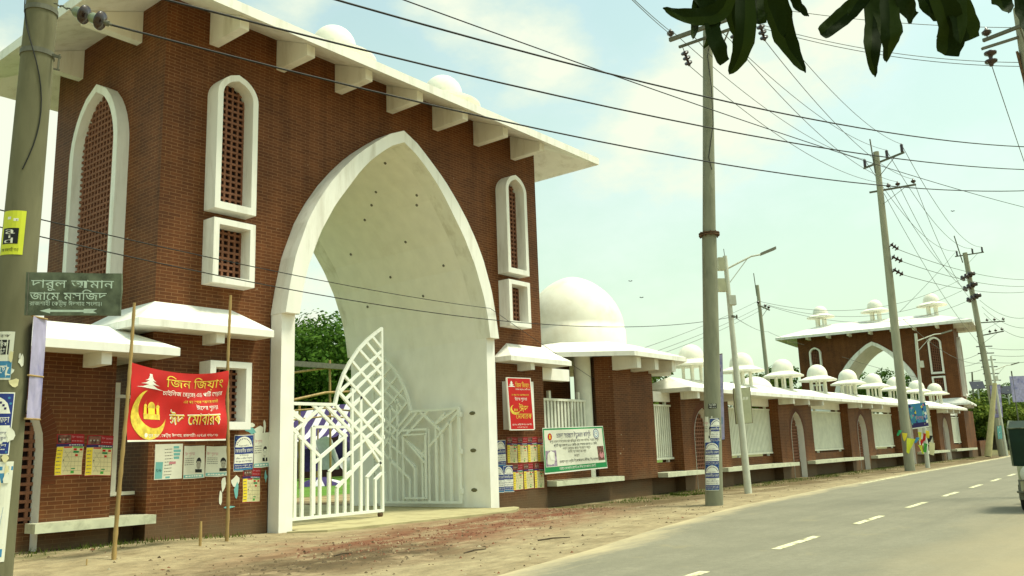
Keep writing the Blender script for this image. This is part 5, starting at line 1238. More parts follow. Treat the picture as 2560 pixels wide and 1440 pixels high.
# advertising panels tied to poles
def panel(label, base, corners, keys, sd, off=.0):
    cs = [at_v(x, y, base) + HF * off for x, y in corners]; t = thing('pole_panel', label, 'panel', cs[0]); W_, H_ = (cs[1] - cs[0]).length, (cs[3] - cs[0]).length
    def fn(u, v, e):
        a_, b_ = u / W_, v / H_; return (cs[0] * (1 - a_) + cs[1] * a_) * (1 - b_) + (cs[3] * (1 - a_) + cs[2] * a_) * b_ - cs[0] - HF * (.02 + e)
    mb = MB(); mb.prism([cs[i] - cs[0] for i in range(4)], -HF * .016, HF * .02); mb.build('frame', M['rust'], t)
    a = Art(); r = random.Random(sd); a.rect(keys[0], .03 * W_, .01 * H_, .97 * W_, .99 * H_, 0)
    for i in range(7): u, v = r.uniform(.15, .7), r.uniform(.06, .86); a.poly(r.choice(keys[1:]), [(u * W_, v * H_), ((u + .15) * W_, (v + .01) * H_), ((u + .18) * W_, (v + .08) * H_), ((u + .05) * W_, (v + .09) * H_)], 1)
    a.build('print', fn, t); return t
panel('tall faded lilac panel fixed to the right of the middle pole', MBs, ((1803, 1102), (1817, 1100), (1811, 881), (1796, 884)), ['lilac', 'lilac', 'midblue', 'pink', 'purplephoto'], 3, .25)
panel('faded white framed panel behind the street lamp by the middle pole', lb, ((1843, 1060), (1886, 1057), (1879, 967), (1835, 970)), ['carcream', 'carcream', 'cloudy', 'paper'], 5, .2)
panel('faded cream panel on the second street lamp beside the colourful poster', lb2, ((2313, 1070), (2334, 1067), (2324, 1011), (2306, 1012)), ['carcream', 'cloudy', 'paper'], 6, .2)
panel('faded lilac panel on the farthest street lamp', lb3, ((2486, 1045), (2513, 1043), (2506, 960), (2478, 963)), ['lilac', 'lilac', 'cloudy', 'purplephoto'], 7, .3)
panel('small blue and white notice tied to the leg of the farthest street lamp', lb3, ((2491, 1098), (2503, 1097), (2500, 1063), (2488, 1066)), ['teal', 'white_ink', 'midblue', 'paper'], 8, -.2)
# colourful festival poster and strung flags between the leaning pole and the second lamp
fc = [at_v(x, y, b3) for x, y in ((2281, 1073), (2320, 1067), (2311, 1006), (2269, 1011))]
W_, H_ = (fc[1] - fc[0]).length, (fc[3] - fc[0]).length
fmap = lambda u, v, e: (fc[0] * (1 - u / W_) + fc[1] * (u / W_)) * (1 - v / H_) + (fc[3] * (1 - u / W_) + fc[2] * (u / W_)) * (v / H_) - HF * e - HF * .1 * math.sin(u * 2)
a = Art(); a.rect('midblue', 0, 0, W_, H_, 0, 10, 6); r = random.Random(21)
a.rect('navy', 0, .04 * H_, W_, .22 * H_, 1, 8); a.rect('white_ink', 0, 0, W_, .04 * H_, 1, 8); a.poly('green2', [(.25 * W_, .25 * H_), (.72 * W_, .22 * H_), (.78 * W_, .85 * H_), (.3 * W_, .9 * H_)], 1); a.poly('yellow', [(.3 * W_, .55 * H_), (.8 * W_, .78 * H_), (.76 * W_, .9 * H_), (.3 * W_, .68 * H_)], 2); a.text('pink', 'উৎসব', .3 * W_, .32 * H_, .16 * H_, 2, w=.45 * W_)
for i in range(26):
    u, v = r.choice([r.uniform(.02, .3), r.uniform(.72, .9)]), r.uniform(.1, .85); w = r.uniform(.05, .14); a.poly(r.choice(['pink', 'white_ink', 'lilac', 'navy', 'skin', 'teal', 'blue']), [(u * W_, v * H_), ((u + w) * W_, (v + .03) * H_), ((u + w * .7) * W_, min(.97, v + w * 1.4) * H_), ((u - .01) * W_, min(.96, v + w) * H_)], 2 + i % 3)
tag(a.build('poster', fmap), 'colourful festival poster hung between the leaning pole and the second street lamp', 'poster')
fl_ = []
for i, (x, y, k, s_) in enumerate(((2288, 1080, 'lime', 17), (2300, 1083, 'red', 15), (2306, 1076, 'yellow', 16), (2284, 1093, 'midblue', 12), (2312, 1088, 'black', 18), (2295, 1098, 'red', 15), (2288, 1112, 'lime', 18), (2302, 1108, 'green2', 18), (2314, 1105, 'cream', 26), (2240, 1075, 'green', 12), (2250, 1082, 'yellow', 17), (2262, 1095, 'lime', 30))):
    c_ = at_v(x, y, b3) - HF * .3; s2 = s_ * .021; mb = MB(); rr = random.Random(i + 40); sk = rr.uniform(-.5, .5)
    mb.add([c_ + HR * (s2 * (.62 * u * (1 - .55 * v) + sk * v)) + Vector((0, 0, -v * s2 * 1.15 - .12 * u * s2)) - HF * (.07 * math.sin(u * 4 + v * 3 + i)) for v in (0, .33, .66, 1) for u in (0, .33, .66, 1)], [(j * 4 + q_, j * 4 + q_ + 1, j * 4 + q_ + 5, j * 4 + q_ + 4) for j in range(3) for q_ in range(3)], True)
    nm = {'lime': 'lime', 'red': 'red', 'yellow': 'yellow', 'midblue': 'blue', 'black': 'black', 'green2': 'bright green', 'cream': 'cream', 'green': 'dark green'}[k]
    tag(mb.build('flag', M[k], fix=False), '%s bunting flag %s' % (nm, ['at the upper left below the festival poster', 'at the top below the festival poster', 'at the upper right below the festival poster', 'at the left edge below the festival poster', 'on the right beside the second lamp', 'in the middle of the bunting', 'low on the left of the bunting', 'low in the middle of the bunting', 'hanging lowest beside the second lamp', 'before the slatted panel left of the leaning pole', 'just left of the leaning pole', 'hanging long at the left of the leaning pole'][i]), 'flag', 'bunting flags')

# ------------------------------------------------------------------ overhead lines
def px_of(p):
    c = R.transposed() @ (Vector(p) - EYE); return CX + F * c.x / c.z, CY + F * c.y / c.z
def cable(label, p, q, sag=0.3, r=0.012, m_='wiregrey', group='overhead lines', t0=0.0, t1=1.0, name='power_line', n=28):
    p, q = Vector(p), Vector(q)
    pts = [p.lerp(q, t) - Vector((0, 0, 4 * sag * t * (1 - t))) for t in [t0 + (t1 - t0) * i / n for i in range(n + 1)]]
    mb = MB(); mb.tube(pts, r, 5); return tag(mb.build(name, M[m_], fix=False), label, 'cable', group)
def sag_through(p, q, px, py):
    p, q = Vector(p), Vector(q); lo, hi = 0.0, 1.0
    for _ in range(40):
        t = (lo + hi) / 2
        if px_of(p.lerp(q, t))[0] < px: lo = t
        else: hi = t
    a = p.lerp(q, t); k = (px_of(a)[1] - py); d = (a - EYE).dot(FWD)
    return -k * d / F / (4 * t * (1 - t))
# strain insulator chain on the near pole, and the three heavy cables that cross the view
ch0 = at_v(143, 18, PB) - HF * .1; ch1 = at_v(290, 73, PB) - HF * .1
chn = thing('strain_insulator', 'two green bell insulators with black discs hanging in a chain from the near pole', 'insulator', ch0)
for i, (f0, f1) in enumerate(((.34, .60), (.61, .87))):
    p, q = ch0.lerp(ch1, f0) , ch0.lerp(ch1, f1); mb = MB(); mb.tube([p, p.lerp(q, .08), p.lerp(q, .20), p.lerp(q, .62)], [.030, .045, .062, .066], 14); child(mb, 'porcelain_bell', M['insulgreen'], chn)
    mb = MB(); mb.tube([p.lerp(q, .60), p.lerp(q, .66), p.lerp(q, .80), p.lerp(q, .86)], [.045, .108, .112, .03], 22); child(mb, 'disc', M['insul'], chn)
mb = MB()
for i in range(7): c_ = ch0.lerp(ch1, .02 + .055 * i); mb.tube([c_, c_ + (ch1 - ch0) * .06 + Vector((0, 0, .012 * (-1) ** i))], .010, 6)
mb.tube([ch0.lerp(ch1, .86), ch1], .016, 6); mb.tube([ch0.lerp(ch1, .90), ch0.lerp(ch1, .94)], .035, 8); child(mb, 'shackle', M['iron'], chn)
A0, A1 = ch1, at_d(2560, 477, 25.0)
cable('heavy black cable from the bell insulators, lowest of the three across the sky', A0, A1, sag_through(A0, A1, 1311, 319), .013, 'wire', t1=1.25, name='power_cable')
A0, A1 = at_d(417, 0, 9.5), at_d(2560, 424, 24.0)
cable('heavy black cable crossing the near gateway roof, middle of the three', A0, A1, sag_through(A0, A1, 1315, 225), .013, 'wire', t0=-.15, t1=1.25, name='power_cable')
A0, A1 = at_d(842, 0, 10.5), at_d(2560, 367, 24.0)
cable('heavy black cable high in the open sky, topmost of the three across the view', A0, A1, sag_through(A0, A1, 1600, 207), .014, 'wire', t0=-.2, t1=1.25, name='power_cable')
A0, A1 = at_d(1010, 0, 11), at_d(2560, 518, 30)
cable('thin line dropping across the three heavy cables towards the right edge', A0, A1, sag_through(A0, A1, 1980, 344), .009, 'wire', t0=-.2, t1=1.2)
A0 = at_d(0, 525, 11.0); hook = at_y(1226, 771, 16.45)
cable('thin black wire from the near pole to the hook right of the arch', A0, hook, sag_through(A0, hook, 700, 681), .009, 'wire', t0=-.1, name='service_wire')
A1 = at_v(1822, 794, lb)
A0 = at_d(0, 568, 11.0); cable('thin black wire running before the arch to the street lamp by the middle pole', A0, A1, sag_through(A0, A1, 848, 747), .009, 'wire', t0=-.1, name='service_wire')
cable('thin black wire sloping down from the arch hook across the small hood to the pavilion', hook, at_y(1500, 958, 17.6), .02, .008, 'wire', name='service_wire')
nm3 = ['left', 'middle', 'right']
for i in range(3):
    cable('%s upper conductor between the middle pole and the top of the leaning pole' % nm3[i], MPIN[i] + Vector((0, 0, .28)), ins3[0][i], .75, .011)
    cable('%s lower conductor from the hanging strings to the second arm of the leaning pole' % nm3[i], MEND[i], ins3[1][i], .85, .011)
    cable('%s top conductor from the leaning pole to the farthest pole' % nm3[i], ins3[0][i], ins4[0][i], 1.5, .015)
    cable('%s lower conductor from the second cross-arm to the strings of the farthest pole' % nm3[i], ins3[1][i], S4[i] + HR * 1.0, 1.6, .014)
    e_ = at_v((2240, 2250, 2252)[i], (627, 657, 690)[i], b3) - HF * .3; w_ = at_v((2222, 2225, 2228)[i], (612, 643, 675)[i], b3) - HF * .2
    q_ = MB(); ins_string(q_, w_, e_, 3, .16); child(q_, 'insulator', M['insul'], p3)
    A1 = at_d(2640, (692, 705, 714)[i], 75); cable('line leaving the %s side string of the leaning pole for the right edge' % ['upper', 'middle', 'lower'][i], e_, A1, .8, .016)
    cable('line from the thin pole behind the wall to the %s string of the farthest pole' % ['upper', 'middle', 'lower'][i], ins5[0][i], S4[i], 1.6, .016)
    cable('line from the thin pole behind the wall sinking left behind the pavilion roof, %s' % ['uppermost', 'middle one', 'lowest'][i], ins5[0][i], at_d((1500, 1560, 1600)[i], (905, 905, 903)[i], 48), .25, .013)
    A1 = at_d(2620, (770, 800, 830)[i], 70); cable('slack line looping from the right side of the farthest pole, %s of three' % ['top', 'middle', 'bottom'][i], at_v(2445 + 5 * i, 752 + 16 * i, b4) - HF * .3, A1, 1.2, .016)
    cable('service line spreading right from the rack of the farthest pole, %s of three' % ['top', 'middle', 'bottom'][i], at_v(2470 + 8 * i, 870 + 18 * i, b4), at_d(2640, 866 + 13 * i, 60), .2, .015)
    cable('service line spreading left from the rack of the farthest pole, %s of three' % ['top', 'middle', 'bottom'][i], at_v(2462 + 6 * i, 876 + 20 * i, b4), at_d(2380, 900 + 16 * i, 105), .3, .018)
cable('line climbing from halfway up the leaning pole to the top of the farthest pole', at_v(2243, 782, b3) - HF * .3, ins4[0][0], .1, .014)
cable('line from the second arm of the leaning pole down behind the far gateway', at_v(2206, 486, b3) - HF * .2, at_v(2470, 882, b4), 1.0, .013)
cable('line crossing from the side of the leaning pole before the far arch', at_v(2252, 800, b3) - HF * .3, at_v(2468, 905, b4), .9, .014)
cable('line from the lamp bracket to the thin pole behind the wall', at_v(1838, 794, lb), at_v(1918, 830, b5) - HF * .2, .15, .010)
cable('line from the thin pole behind the wall to the far gateway roof', at_v(1918, 830, b5) - HF * .2, at_d(2010, 862, 78), .1, .013)
cable('line crossing inside the far arch behind the kiosk domes', at_d(2105, 892, 66), at_d(2300, 945, 66), .1, .014)
for i, (y0, y1, d) in enumerate(((14, 66, .2), (58, 153, .35), (66, 163, .35))):
    A0 = at_v(1890, y0, MBs); A1 = at_v(2600, y1 + 3, b6)
    cable('line behind the mango leaves to the pole at the right edge, %s' % ['upper', 'second', 'lowest'][i], A0, A1, d, .010)
cable('line dropping steeply from the hanging insulator at the right edge', at_v(2480, 166, b6), at_d(2660, 680, 50), .3, .012)
for i in range(2): cable('line from above to the left end of the middle pole cross-arm, %s' % ['upper strand' , 'lower strand'][i], MPIN[0] + Vector((0, 0, .22 - .1 * i)), at_d(1520 + 8 * i, -65 + 12 * i, 16), .05, .010)

# ------------------------------------------------------------------ mango leaves hanging into the top of the view
DL = 2.4
br = thing('mango_branch', 'drooping mango branch with long dark leaves hanging into the top right of the view', 'branch', at_d(2100, -130, DL))
def leaf(pts, w, fold=0.35, blunt=False, k=0, dz=0.0):
    """pts: midrib in pixels from stalk to tip, w: full width in pixels"""
    mid = [at_d(x, y, DL + dz + 0.04 * math.sin(i * 1.3 + k)) for i, (x, y) in enumerate(pts)]
    n = 14; C = []
    def cr(t):
        s_ = t * (len(mid) - 1); i = min(int(s_), len(mid) - 2); f = s_ - i
        p0, p1, p2, p3 = mid[max(i - 1, 0)], mid[i], mid[i + 1], mid[min(i + 2, len(mid) - 1)]
        return 0.5 * ((2 * p1) + (p2 - p0) * f + (2 * p0 - 5 * p1 + 4 * p2 - p3) * f * f + (3 * p1 - p0 - 3 * p2 + p3) * f ** 3)
    W_ = w * DL / F / 2; mb = MB(); vs = []; rr = random.Random(k)
    for i in range(n + 1):
        t = i / n; p = cr(t); d = (cr(min(1, t + .02)) - cr(max(0, t - .02))).normalized(); s_ = d.cross(FWD).normalized()
        h = 1.22 * W_ * ((math.sin(math.pi * t ** .8) ** .75 * (1 - .25 * t) + .05) if not blunt else math.sin(math.pi * min(.80, t * .77 + .05)) ** .7) * (1 + .06 * rr.uniform(-1, 1))
        if i == n and not blunt: h *= .15
        for e_ in (-1, -.5, 0, .5, 1): vs.append(p + s_ * h * e_ * (1 - fold * .2) - FWD * (.6 * fold * h * abs(e_)) + FWD * .004 * math.sin(t * 20 + e_ * 3))
    mb.add(vs, [(i * 5 + j, i * 5 + j + 1, (i + 1) * 5 + j + 1, (i + 1) * 5 + j) for i in range(n) for j in range(4)], True)
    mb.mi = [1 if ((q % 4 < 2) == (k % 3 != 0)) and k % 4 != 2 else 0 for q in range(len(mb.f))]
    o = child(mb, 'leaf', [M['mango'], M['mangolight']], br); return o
LV = [([(1835, -60), (1800, 28), (1720, 42), (1657, 20)], 44, .3, False), ([(1745, -20), (1738, 50), (1732, 99)], 24, .4, False), ([(1785, -60), (1778, 60), (1795, 120), (1810, 158)], 36, .5, True), ([(1858, -80), (1862, 60), (1848, 140), (1822, 187)], 52, .5, False), ([(1775, 60), (1772, 100), (1758, 121)], 13, .2, False),
      ([(1925, -60), (1945, 40), (1968, 110), (2014, 182)], 62, .4, False), ([(1960, -60), (1992, 10), (2022, 41)], 26, .4, False), ([(2195, -50), (2125, 25), (2052, 86)], 44, .4, True), ([(2175, -60), (2182, 60), (2178, 130), (2188, 193)], 50, .5, False), ([(2215, -60), (2225, 60), (2222, 110), (2216, 156)], 48, .4, False),
      ([(2245, -60), (2264, 10), (2284, 48)], 42, .4, True), ([(2318, -60), (2362, 30), (2372, 90), (2364, 138)], 70, .45, True), ([(2370, -60), (2405, 40), (2425, 100)], 56, .4, True), ([(2478, -60), (2500, 0), (2522, 33)], 54, .4, False), ([(2540, -60), (2552, 30), (2560, 78)], 34, .4, False), ([(1895, -60), (1892, 20), (1900, 60)], 40, .3, True), ([(2298, -50), (2318, 10), (2345, 52)], 44, .3, False), ([(1820, -70), (1826, 10), (1838, 92)], 46, .4, False), ([(1955, -70), (1940, 0), (1962, 95)], 44, .4, False), ([(2160, -70), (2150, -10), (2120, 38)], 40, .3, False), ([(2205, -70), (2206, 30), (2212, 100)], 52, .4, False), ([(2350, -70), (2388, 20), (2398, 112)], 52, .4, False), ([(1700, -60), (1765, 8), (1800, 66)], 40, .4, False)]
for k, (p, w, fo, bl) in enumerate(LV): leaf(p, w, fo, bl, k, -.10 + .022 * (k % 9))
mb = MB(); mb.tube([at_d(2900, -420, DL + .4), at_d(2560, -210, DL + .1), at_d(2100, -130, DL), at_d(1850, -90, DL)], [.02, .012, .009, .006], 8)
for x in (2180, 2330, 2500): mb.tube([at_d(x + 60, -140 - (x - 2100) * .16, DL + .05), at_d(x, -55, DL)], [.008, .005], 6)
child(mb, 'twig', M['bark'], br)

# ------------------------------------------------------------------ trees
def tree(label, x, y, h, rx, rz_, n, size, mk, trunk=None, seed=1, group='trees beyond the wall', z0=0.0, base=None, name='tree', clumps=None, flat=.55):
    r = random.Random(seed); t = thing(name, label, 'tree', (x, y, z0), group=group); zc = h - rz_
    tr = trunk or h * .035; mb = MB(); mb.tube([(0, 0, -.3), (.1 * rx * .3, 0, zc * .5), (0, .05 * rx, zc * .9)], [tr * 1.3, tr, tr * .75], 8)
    nc = clumps or 46; cs = []
    for i in range(nc):
        u = r.uniform(-1, 1); a_ = r.uniform(0, 2 * math.pi); q = (1 - u * u) ** .5; k = r.uniform(.55, 1.0) if i % 4 else r.uniform(.1, .5)
        cs.append((Vector((rx * k * q * math.cos(a_), rx * k * q * math.sin(a_), zc + rz_ * k * (u if u > -.4 else u * .7))), r.uniform(.16, .30) * rx))
    for c_, s_ in cs[::6]: mb.tube([(0, .02, zc * .8), (c_ * .5 + Vector((0, 0, zc * .45))), c_], [tr * .55, tr * .3, tr * .1], 5)
    mb.build('trunk', M['bark'], t)
    mb = MB(); per = n // nc
    for c_, s_ in cs:
        for _ in range(per):
            d = Vector((r.gauss(0, 1), r.gauss(0, 1), r.gauss(0, .62))).normalized() * s_ * r.random() ** .4; d.z *= flat + .2
            p = c_ + d; nrm = (d.normalized() * .8 + Vector((r.gauss(0, .5), r.gauss(0, .5), .75 + r.gauss(0, .4)))).normalized()
            a_ = nrm.cross(Vector((r.gauss(0, 1), r.gauss(0, 1), r.gauss(0, 1)))).normalized(); b_ = nrm.cross(a_); l = size * r.uniform(.6, 1.3)
            mb.add([p - a_ * l * .5, p + b_ * l * .32, p + a_ * l * .5 + nrm * l * .05, p - b_ * l * .32], [(0, 1, 2, 3)])
    mb.build('crown', M[mk], t, fix=False); return t
def at_far(px, py, dist):
    p = at_d(px, py, dist); return p.x, p.y, p.z
x, y, z = at_far(792, 815, 104); tree('big dark rain tree filling the gate opening behind the lawn', x, y, z + .2, 15.5, 7.6, 56000, .56, 'leafdark', .6, 11, clumps=230)
x, y, z = at_far(905, 840, 122); tree('second dark rain tree behind the gate opening, half hidden by the passage wall', x, y, z, 15.0, 8.0, 16000, .75, 'leafdark', .5, 12, clumps=120)
x, y, z = at_far(690, 840, 124); tree('dark rain tree seen past the left gate jamb', x, y, z, 15.0, 8.0, 14000, .75, 'leafdark', .5, 13, clumps=120)
for i, (px, py, d, rx, mk, lb_) in enumerate(((1668, 936, 78, 4.6, 'leafmid', 'round green tree top behind the wall just right of the pavilion'), (1895, 922, 92, 5.0, 'leafmid', 'green tree top behind the wall left of the thin pole'), (1958, 905, 98, 4.5, 'leafdark', 'dark green tree between the kiosk domes and the far gateway'), (1500, 985, 70, 5.0, 'leaflight', 'light green tree seen through the pavilion columns'), (2150, 938, 120, 5.5, 'leafdark', 'dark tree seen low through the far arch'), (2215, 926, 122, 5.2, 'leafdark', 'darker tree at the right side of the far arch'))):
    x, y, z = at_far(px, py, d); tree(lb_, x, y, max(z, 3.5), rx, min(3.6, max(z, 3.5) * .42), 8000, .40, mk, .22, 30 + i)
for i, (px, py, d, rx, mk, lb_) in enumerate(((2440, 968, 125, 6.5, 'leafmid', 'green tree at the end of the road, left behind the leaning cream pole'), (2470, 1000, 105, 5.0, 'leaflight', 'light green bushy tree behind the leaning cream pole'), (2508, 978, 140, 8.0, 'leafdark', 'dark tree behind the solar panels'), (2545, 1005, 110, 6.5, 'leaflight', 'light yellowish tree above the parked rickshaw'), (2580, 990, 118, 7.5, 'leafmid', 'mid green tree at the right edge above the rickshaw'), (2420, 1012, 112, 3.6, 'leaflight', 'small light green tree beside the end of the far gateway'), (2630, 985, 130, 9.0, 'leafmid', 'large tree beyond the right edge'))):
    x, y, z = at_far(px, py, d); tree(lb_, x, y, z, rx, z * .46, 9000, .46, mk, .25, 60 + i, group='trees at the end of the road', clumps=60)
def palm(label, px, py, d, s_):
    x, y, z = at_far(px, py, d); t = thing('palm_tree', label, 'tree', (x, y, 0), group='trees at the end of the road'); mb = MB(); mb.tube([(0, 0, -.2), (.2, 0, z * .5), (0, 0, z - .4)], [.2, .16, .13], 8); mb.build('trunk', M['bark'], t)
    mb = MB(); r = random.Random(s_)
    for i in range(16):
        a_ = i * 2.4; L = r.uniform(2.6, 3.4); up = r.uniform(.2, .9); dirv = Vector((math.cos(a_), math.sin(a_), 0)); sd = Vector((-dirv.y, dirv.x, 0))
        for k in range(9):
            f = k / 9; c_ = Vector((0, 0, z - .4)) + dirv * L * f + Vector((0, 0, L * (up * f - 1.1 * f * f))); g_ = c_ + dirv * L * .05
            for e_ in (-1, 1): mb.add([c_, g_, g_ + sd * e_ * .75 * (1 - f * .6) + Vector((0, 0, -.35)), c_ + sd * e_ * .6 * (1 - f * .6) + Vector((0, 0, -.32))], [(0, 1, 2, 3)])
    mb.build('fronds', M['leafdark'], t, fix=False)
palm('palm tree rising behind the solar panels, left of two', 2512, 962, 128, 3); palm('palm tree rising behind the solar panels, right of two', 2538, 958, 132, 5)

# ------------------------------------------------------------------ inside the compound: tents being put up
def P_(px, py, y): return at_y(px, py, y)
pt = thing('tent_roof', 'purple and white striped tent cloth sagging over a bamboo frame on the lawn', 'tent', (P_(800, 1190, 55).x, 55, 0))
o_ = pt.location; mb = MB(); n = 22; x0, x1 = P_(640, 1100, 55).x, P_(1010, 1100, 55).x
for i in range(n):
    mb.cur = i % 2; xa, xb = x0 + (x1 - x0) * i / n, x0 + (x1 - x0) * (i + 1) / n; rows = []
    for j in range(9):
        f = j / 8
        for x_ in (xa, xb): rows.append((x_ - o_.x + 4.5 * f, 2.5 * f, 3.3 + 2.5 * f - .5 * math.sin(math.pi * f) + .35 * math.sin(x_ * .55 + f * 2) - (1.3 if j == 0 and i % 5 in (1, 2) else 0)))
    mb.add(rows, [(2 * j, 2 * j + 1, 2 * j + 3, 2 * j + 2) for j in range(8)], True)
mb.build('striped_cloth', [M['purple'], M['whitecloth']], pt, fix=False)
for i in range(9):
    x_ = x0 + (x1 - x0) * (i + .4) / 9
    mb = MB(); mb.tube([(x_ - o_.x, .1 + (i % 3) * 2.2, -.1), (x_ - o_.x + .1, .1 + (i % 3) * 2.2, 3.9)], .06, 6); mb.build('tent_pole', M['bamboo'], pt)
bk = MB(); bk.box(x0 - o_.x, x1 - o_.x, 6.5, 6.6, 0, 4.0); bk.build('tent_shade_sheet', M['painted_shade'], pt)  # near-black sheet added as the deep shade under the tent cloth
for i, (px0, px1, py0, py1, k, lb_) in enumerate(((745, 790, 1120, 1180, 'purple', 'dark purple tent drape hanging at the left of the striped tent'), (800, 832, 1090, 1175, 'whitecloth', 'white tent drape hanging in the middle of the striped tent'), (836, 880, 1100, 1168, 'purple', 'dark purple tent drape hanging at the right of the striped tent'), (862, 905, 1140, 1180, 'whitecloth', 'white tent drape low at the right of the striped tent'))):
    a_, b_ = P_(px0, py1, 54 - i * .5), P_(px1, py0, 54 - i * .5); mb = MB(); vs = [(a_.x + (b_.x - a_.x) * u + .3 * math.sin(v * 3 + i), a_.y + .5 * math.sin(u * 5 + v), a_.z + (b_.z - a_.z) * v * (1 - .35 * abs(u - .5))) for v in [q / 6 for q in range(7)] for u in [q / 6 for q in range(7)]]
    mb.add(vs, [(j * 7 + q, j * 7 + q + 1, j * 7 + q + 8, j * 7 + q + 7) for j in range(6) for q in range(6)], True); tag(mb.build('tent_drape', M[k], fix=False), lb_, 'cloth', 'tent drapes')
hp = P_(800, 1228, 43); mb = MB(); vs = []
for j in range(6):
    for q in range(9): a_ = math.pi * q / 8; r_ = 1.25 * (1 - j / 5.5) + .1 + .12 * math.sin(q * 3 + j); vs.append((hp.x + r_ * math.cos(a_) * 1.3, hp.y - r_ * math.sin(a_), .02 + .5 * (j / 5) ** .8))
mb.add(vs, [(j * 9 + q, j * 9 + q + 1, j * 9 + q + 10, j * 9 + q + 9) for j in range(5) for q in range(8)], True); mb.mi = [1 if (i % 8) in (2, 5) or i // 8 == 0 and i % 8 < 3 else 0 for i in range(len(mb.mi))]
tag(mb.build('cloth_heap', [M['purple'], M['whitecloth']], fix=False), 'heap of purple and white tent cloth lying on the lawn', 'cloth')
bf = thing('bamboo_scaffold', 'tall bamboo scaffold frame on the lawn with a grey beam across its top', 'scaffold', (P_(800, 1200, 40).x, 40, 0)); o_ = bf.location
for py0, py1, r_ in ((934, 924, .07), (1004, 978, .08), (1028, 1030, .05), (1052, 1047, .05)):
    a_, b_ = P_(715, py0, 40), P_(905, py1, 40); mb = MB(); mb.tube([a_ - o_, (a_ + b_) / 2 - o_ + Vector((0, 0, .2)), b_ - o_], r_, 7); mb.build('rail', M['bamboo'], bf)
for px in (700, 752, 828, 902):
    a_ = P_(px, 900 if px != 752 else 1010, 40); mb = MB(); mb.tube([(a_.x - o_.x + .1, .12, -.1), (a_.x - o_.x, .12, a_.z)], .07, 7); mb.build('upright', M['bamboo'], bf)
a_, b_ = P_(700, 908, 40), P_(895, 906, 40); mb = MB(); mb.box(a_.x - o_.x, b_.x - o_.x, -.2, .02, a_.z - .13, a_.z + .17); mb.build('beam', M['iron'], bf)
a_ = P_(893, 935, 39.5); mb = MB(); mb.add([(a_.x - o_.x + u * .35, -.45 + .1 * math.sin(u * 4), a_.z - v * 3.2) for v in (0, .33, .66, 1) for u in (-.5, 0, .5, 1)], [(j * 4 + q, j * 4 + q + 1, j * 4 + q + 5, j * 4 + q + 4) for j in range(3) for q in range(3)], True); mb.build('purple_drape', M['purple'], bf, fix=False)
for i in range(5):
    a_ = P_(1390 + 60 * i, 1060, 33); 
    if i in (1, 3): bamboo('bamboo_pole', 'bamboo upright on the lawn seen past the pavilion column, %s' % ('left of two' if i == 1 else 'right of two'), (a_.x, 33, 0), (a_.x + .1, 33, 5.0), .06, .05, 'bamboo uprights behind the pavilion')

# ------------------------------------------------------------------ end of the road
b7 = at_z(2470, 1142, 0.0); t7 = at_v(2487, 958, b7)
lp = thing('loose_pole', 'cream hollow concrete pole propped at a slant against the farthest utility pole', 'pole', b7); child(pole_mesh(b7 + Vector((0, 0, .02)), t7, .27, .15, 18), 'shaft', mat('pale new concrete', (0.50, 0.44, 0.22), .85, .15, 3, .1, dirt=(.3, .25, .12)), lp)
mb = MB(); dd = (t7 - b7).normalized(); mb.tube([b7 + dd * .002, b7 + dd * .03], [.21, .21], 16); child(mb, 'end_shade_disc', M['painted_shade'], lp)  # near-black disc paints the shade of the open pole end
def solar(label, px, py, d, gy):
    b_ = at_d(px, 1110, d); b_.z = 0; t = thing('solar_lamp', label, 'solar lamp', b_, group='solar lamps at the end of the road'); tp = at_v(px, py, b_); h = tp.z
    mb = MB(); mb.tube([(0, 0, 0), (0, 0, h)], .09, 8); mb.build('post', M['lamppole'], t); mb = MB(); mb.bar(Vector((0, 0, h)) - HR * .9, Vector((0, 0, h)) + HR * .9, .06, 1.1, side=(-HF + Vector((0, 0, .5)))); mb.build('solar_panel', M['solar'], t)
    mb = MB(); mb.tube([Vector((0, 0, h - 1.1)), Vector((0, 0, h - .8)) - HR * 1.2], .05, 6); mb.build('arm', M['lamppole'], t)
solar('solar panel on a post left of the slanting cream pole', 2463, 962, 112, 0); solar('solar panel on a post right of the farthest utility pole, left of the pair', 2517, 976, 108, 0); solar('solar panel on a post above the rickshaw, right of the pair', 2538, 974, 108, 0)
b_ = at_d(2440, 1115, 118); b_.z = 0; t_ = at_v(2430, 930, b_); t = thing('utility_pole', 'thin pole with a small cross-arm far behind the end of the far gateway', 'utility pole', b_); child(pole_mesh(b_, t_, .16, .1, 10), 'shaft', M['concrete'], t); mb = MB(); c_ = at_v(2440, 951, b_); mb.bar(c_ - HR * .6, c_ + HR * .6, .08); child(mb, 'cross_arm', M['iron'], t)
bb = at_d(2562, 1100, 96); bb.z = 0; t = thing('billboard', 'lilac and white hoarding on posts at the right edge above the rickshaw', 'billboard', bb)
mb = MB(); z0, z1 = at_v(2550, 1005, bb).z, at_v(2550, 940, bb).z; mb.bar(Vector((0, 0, z0)) + HR * .6, Vector((0, 0, z1)) + HR * .6, 2.6, .12, side=HR); mb.build('board', M['lilac'], t); mb = MB()
for s_ in (-.4, 1.6): mb.tube([HR * s_, HR * s_ + Vector((0, 0, z1 + .6))], .07, 8)
mb.build('posts', M['iron'], t)
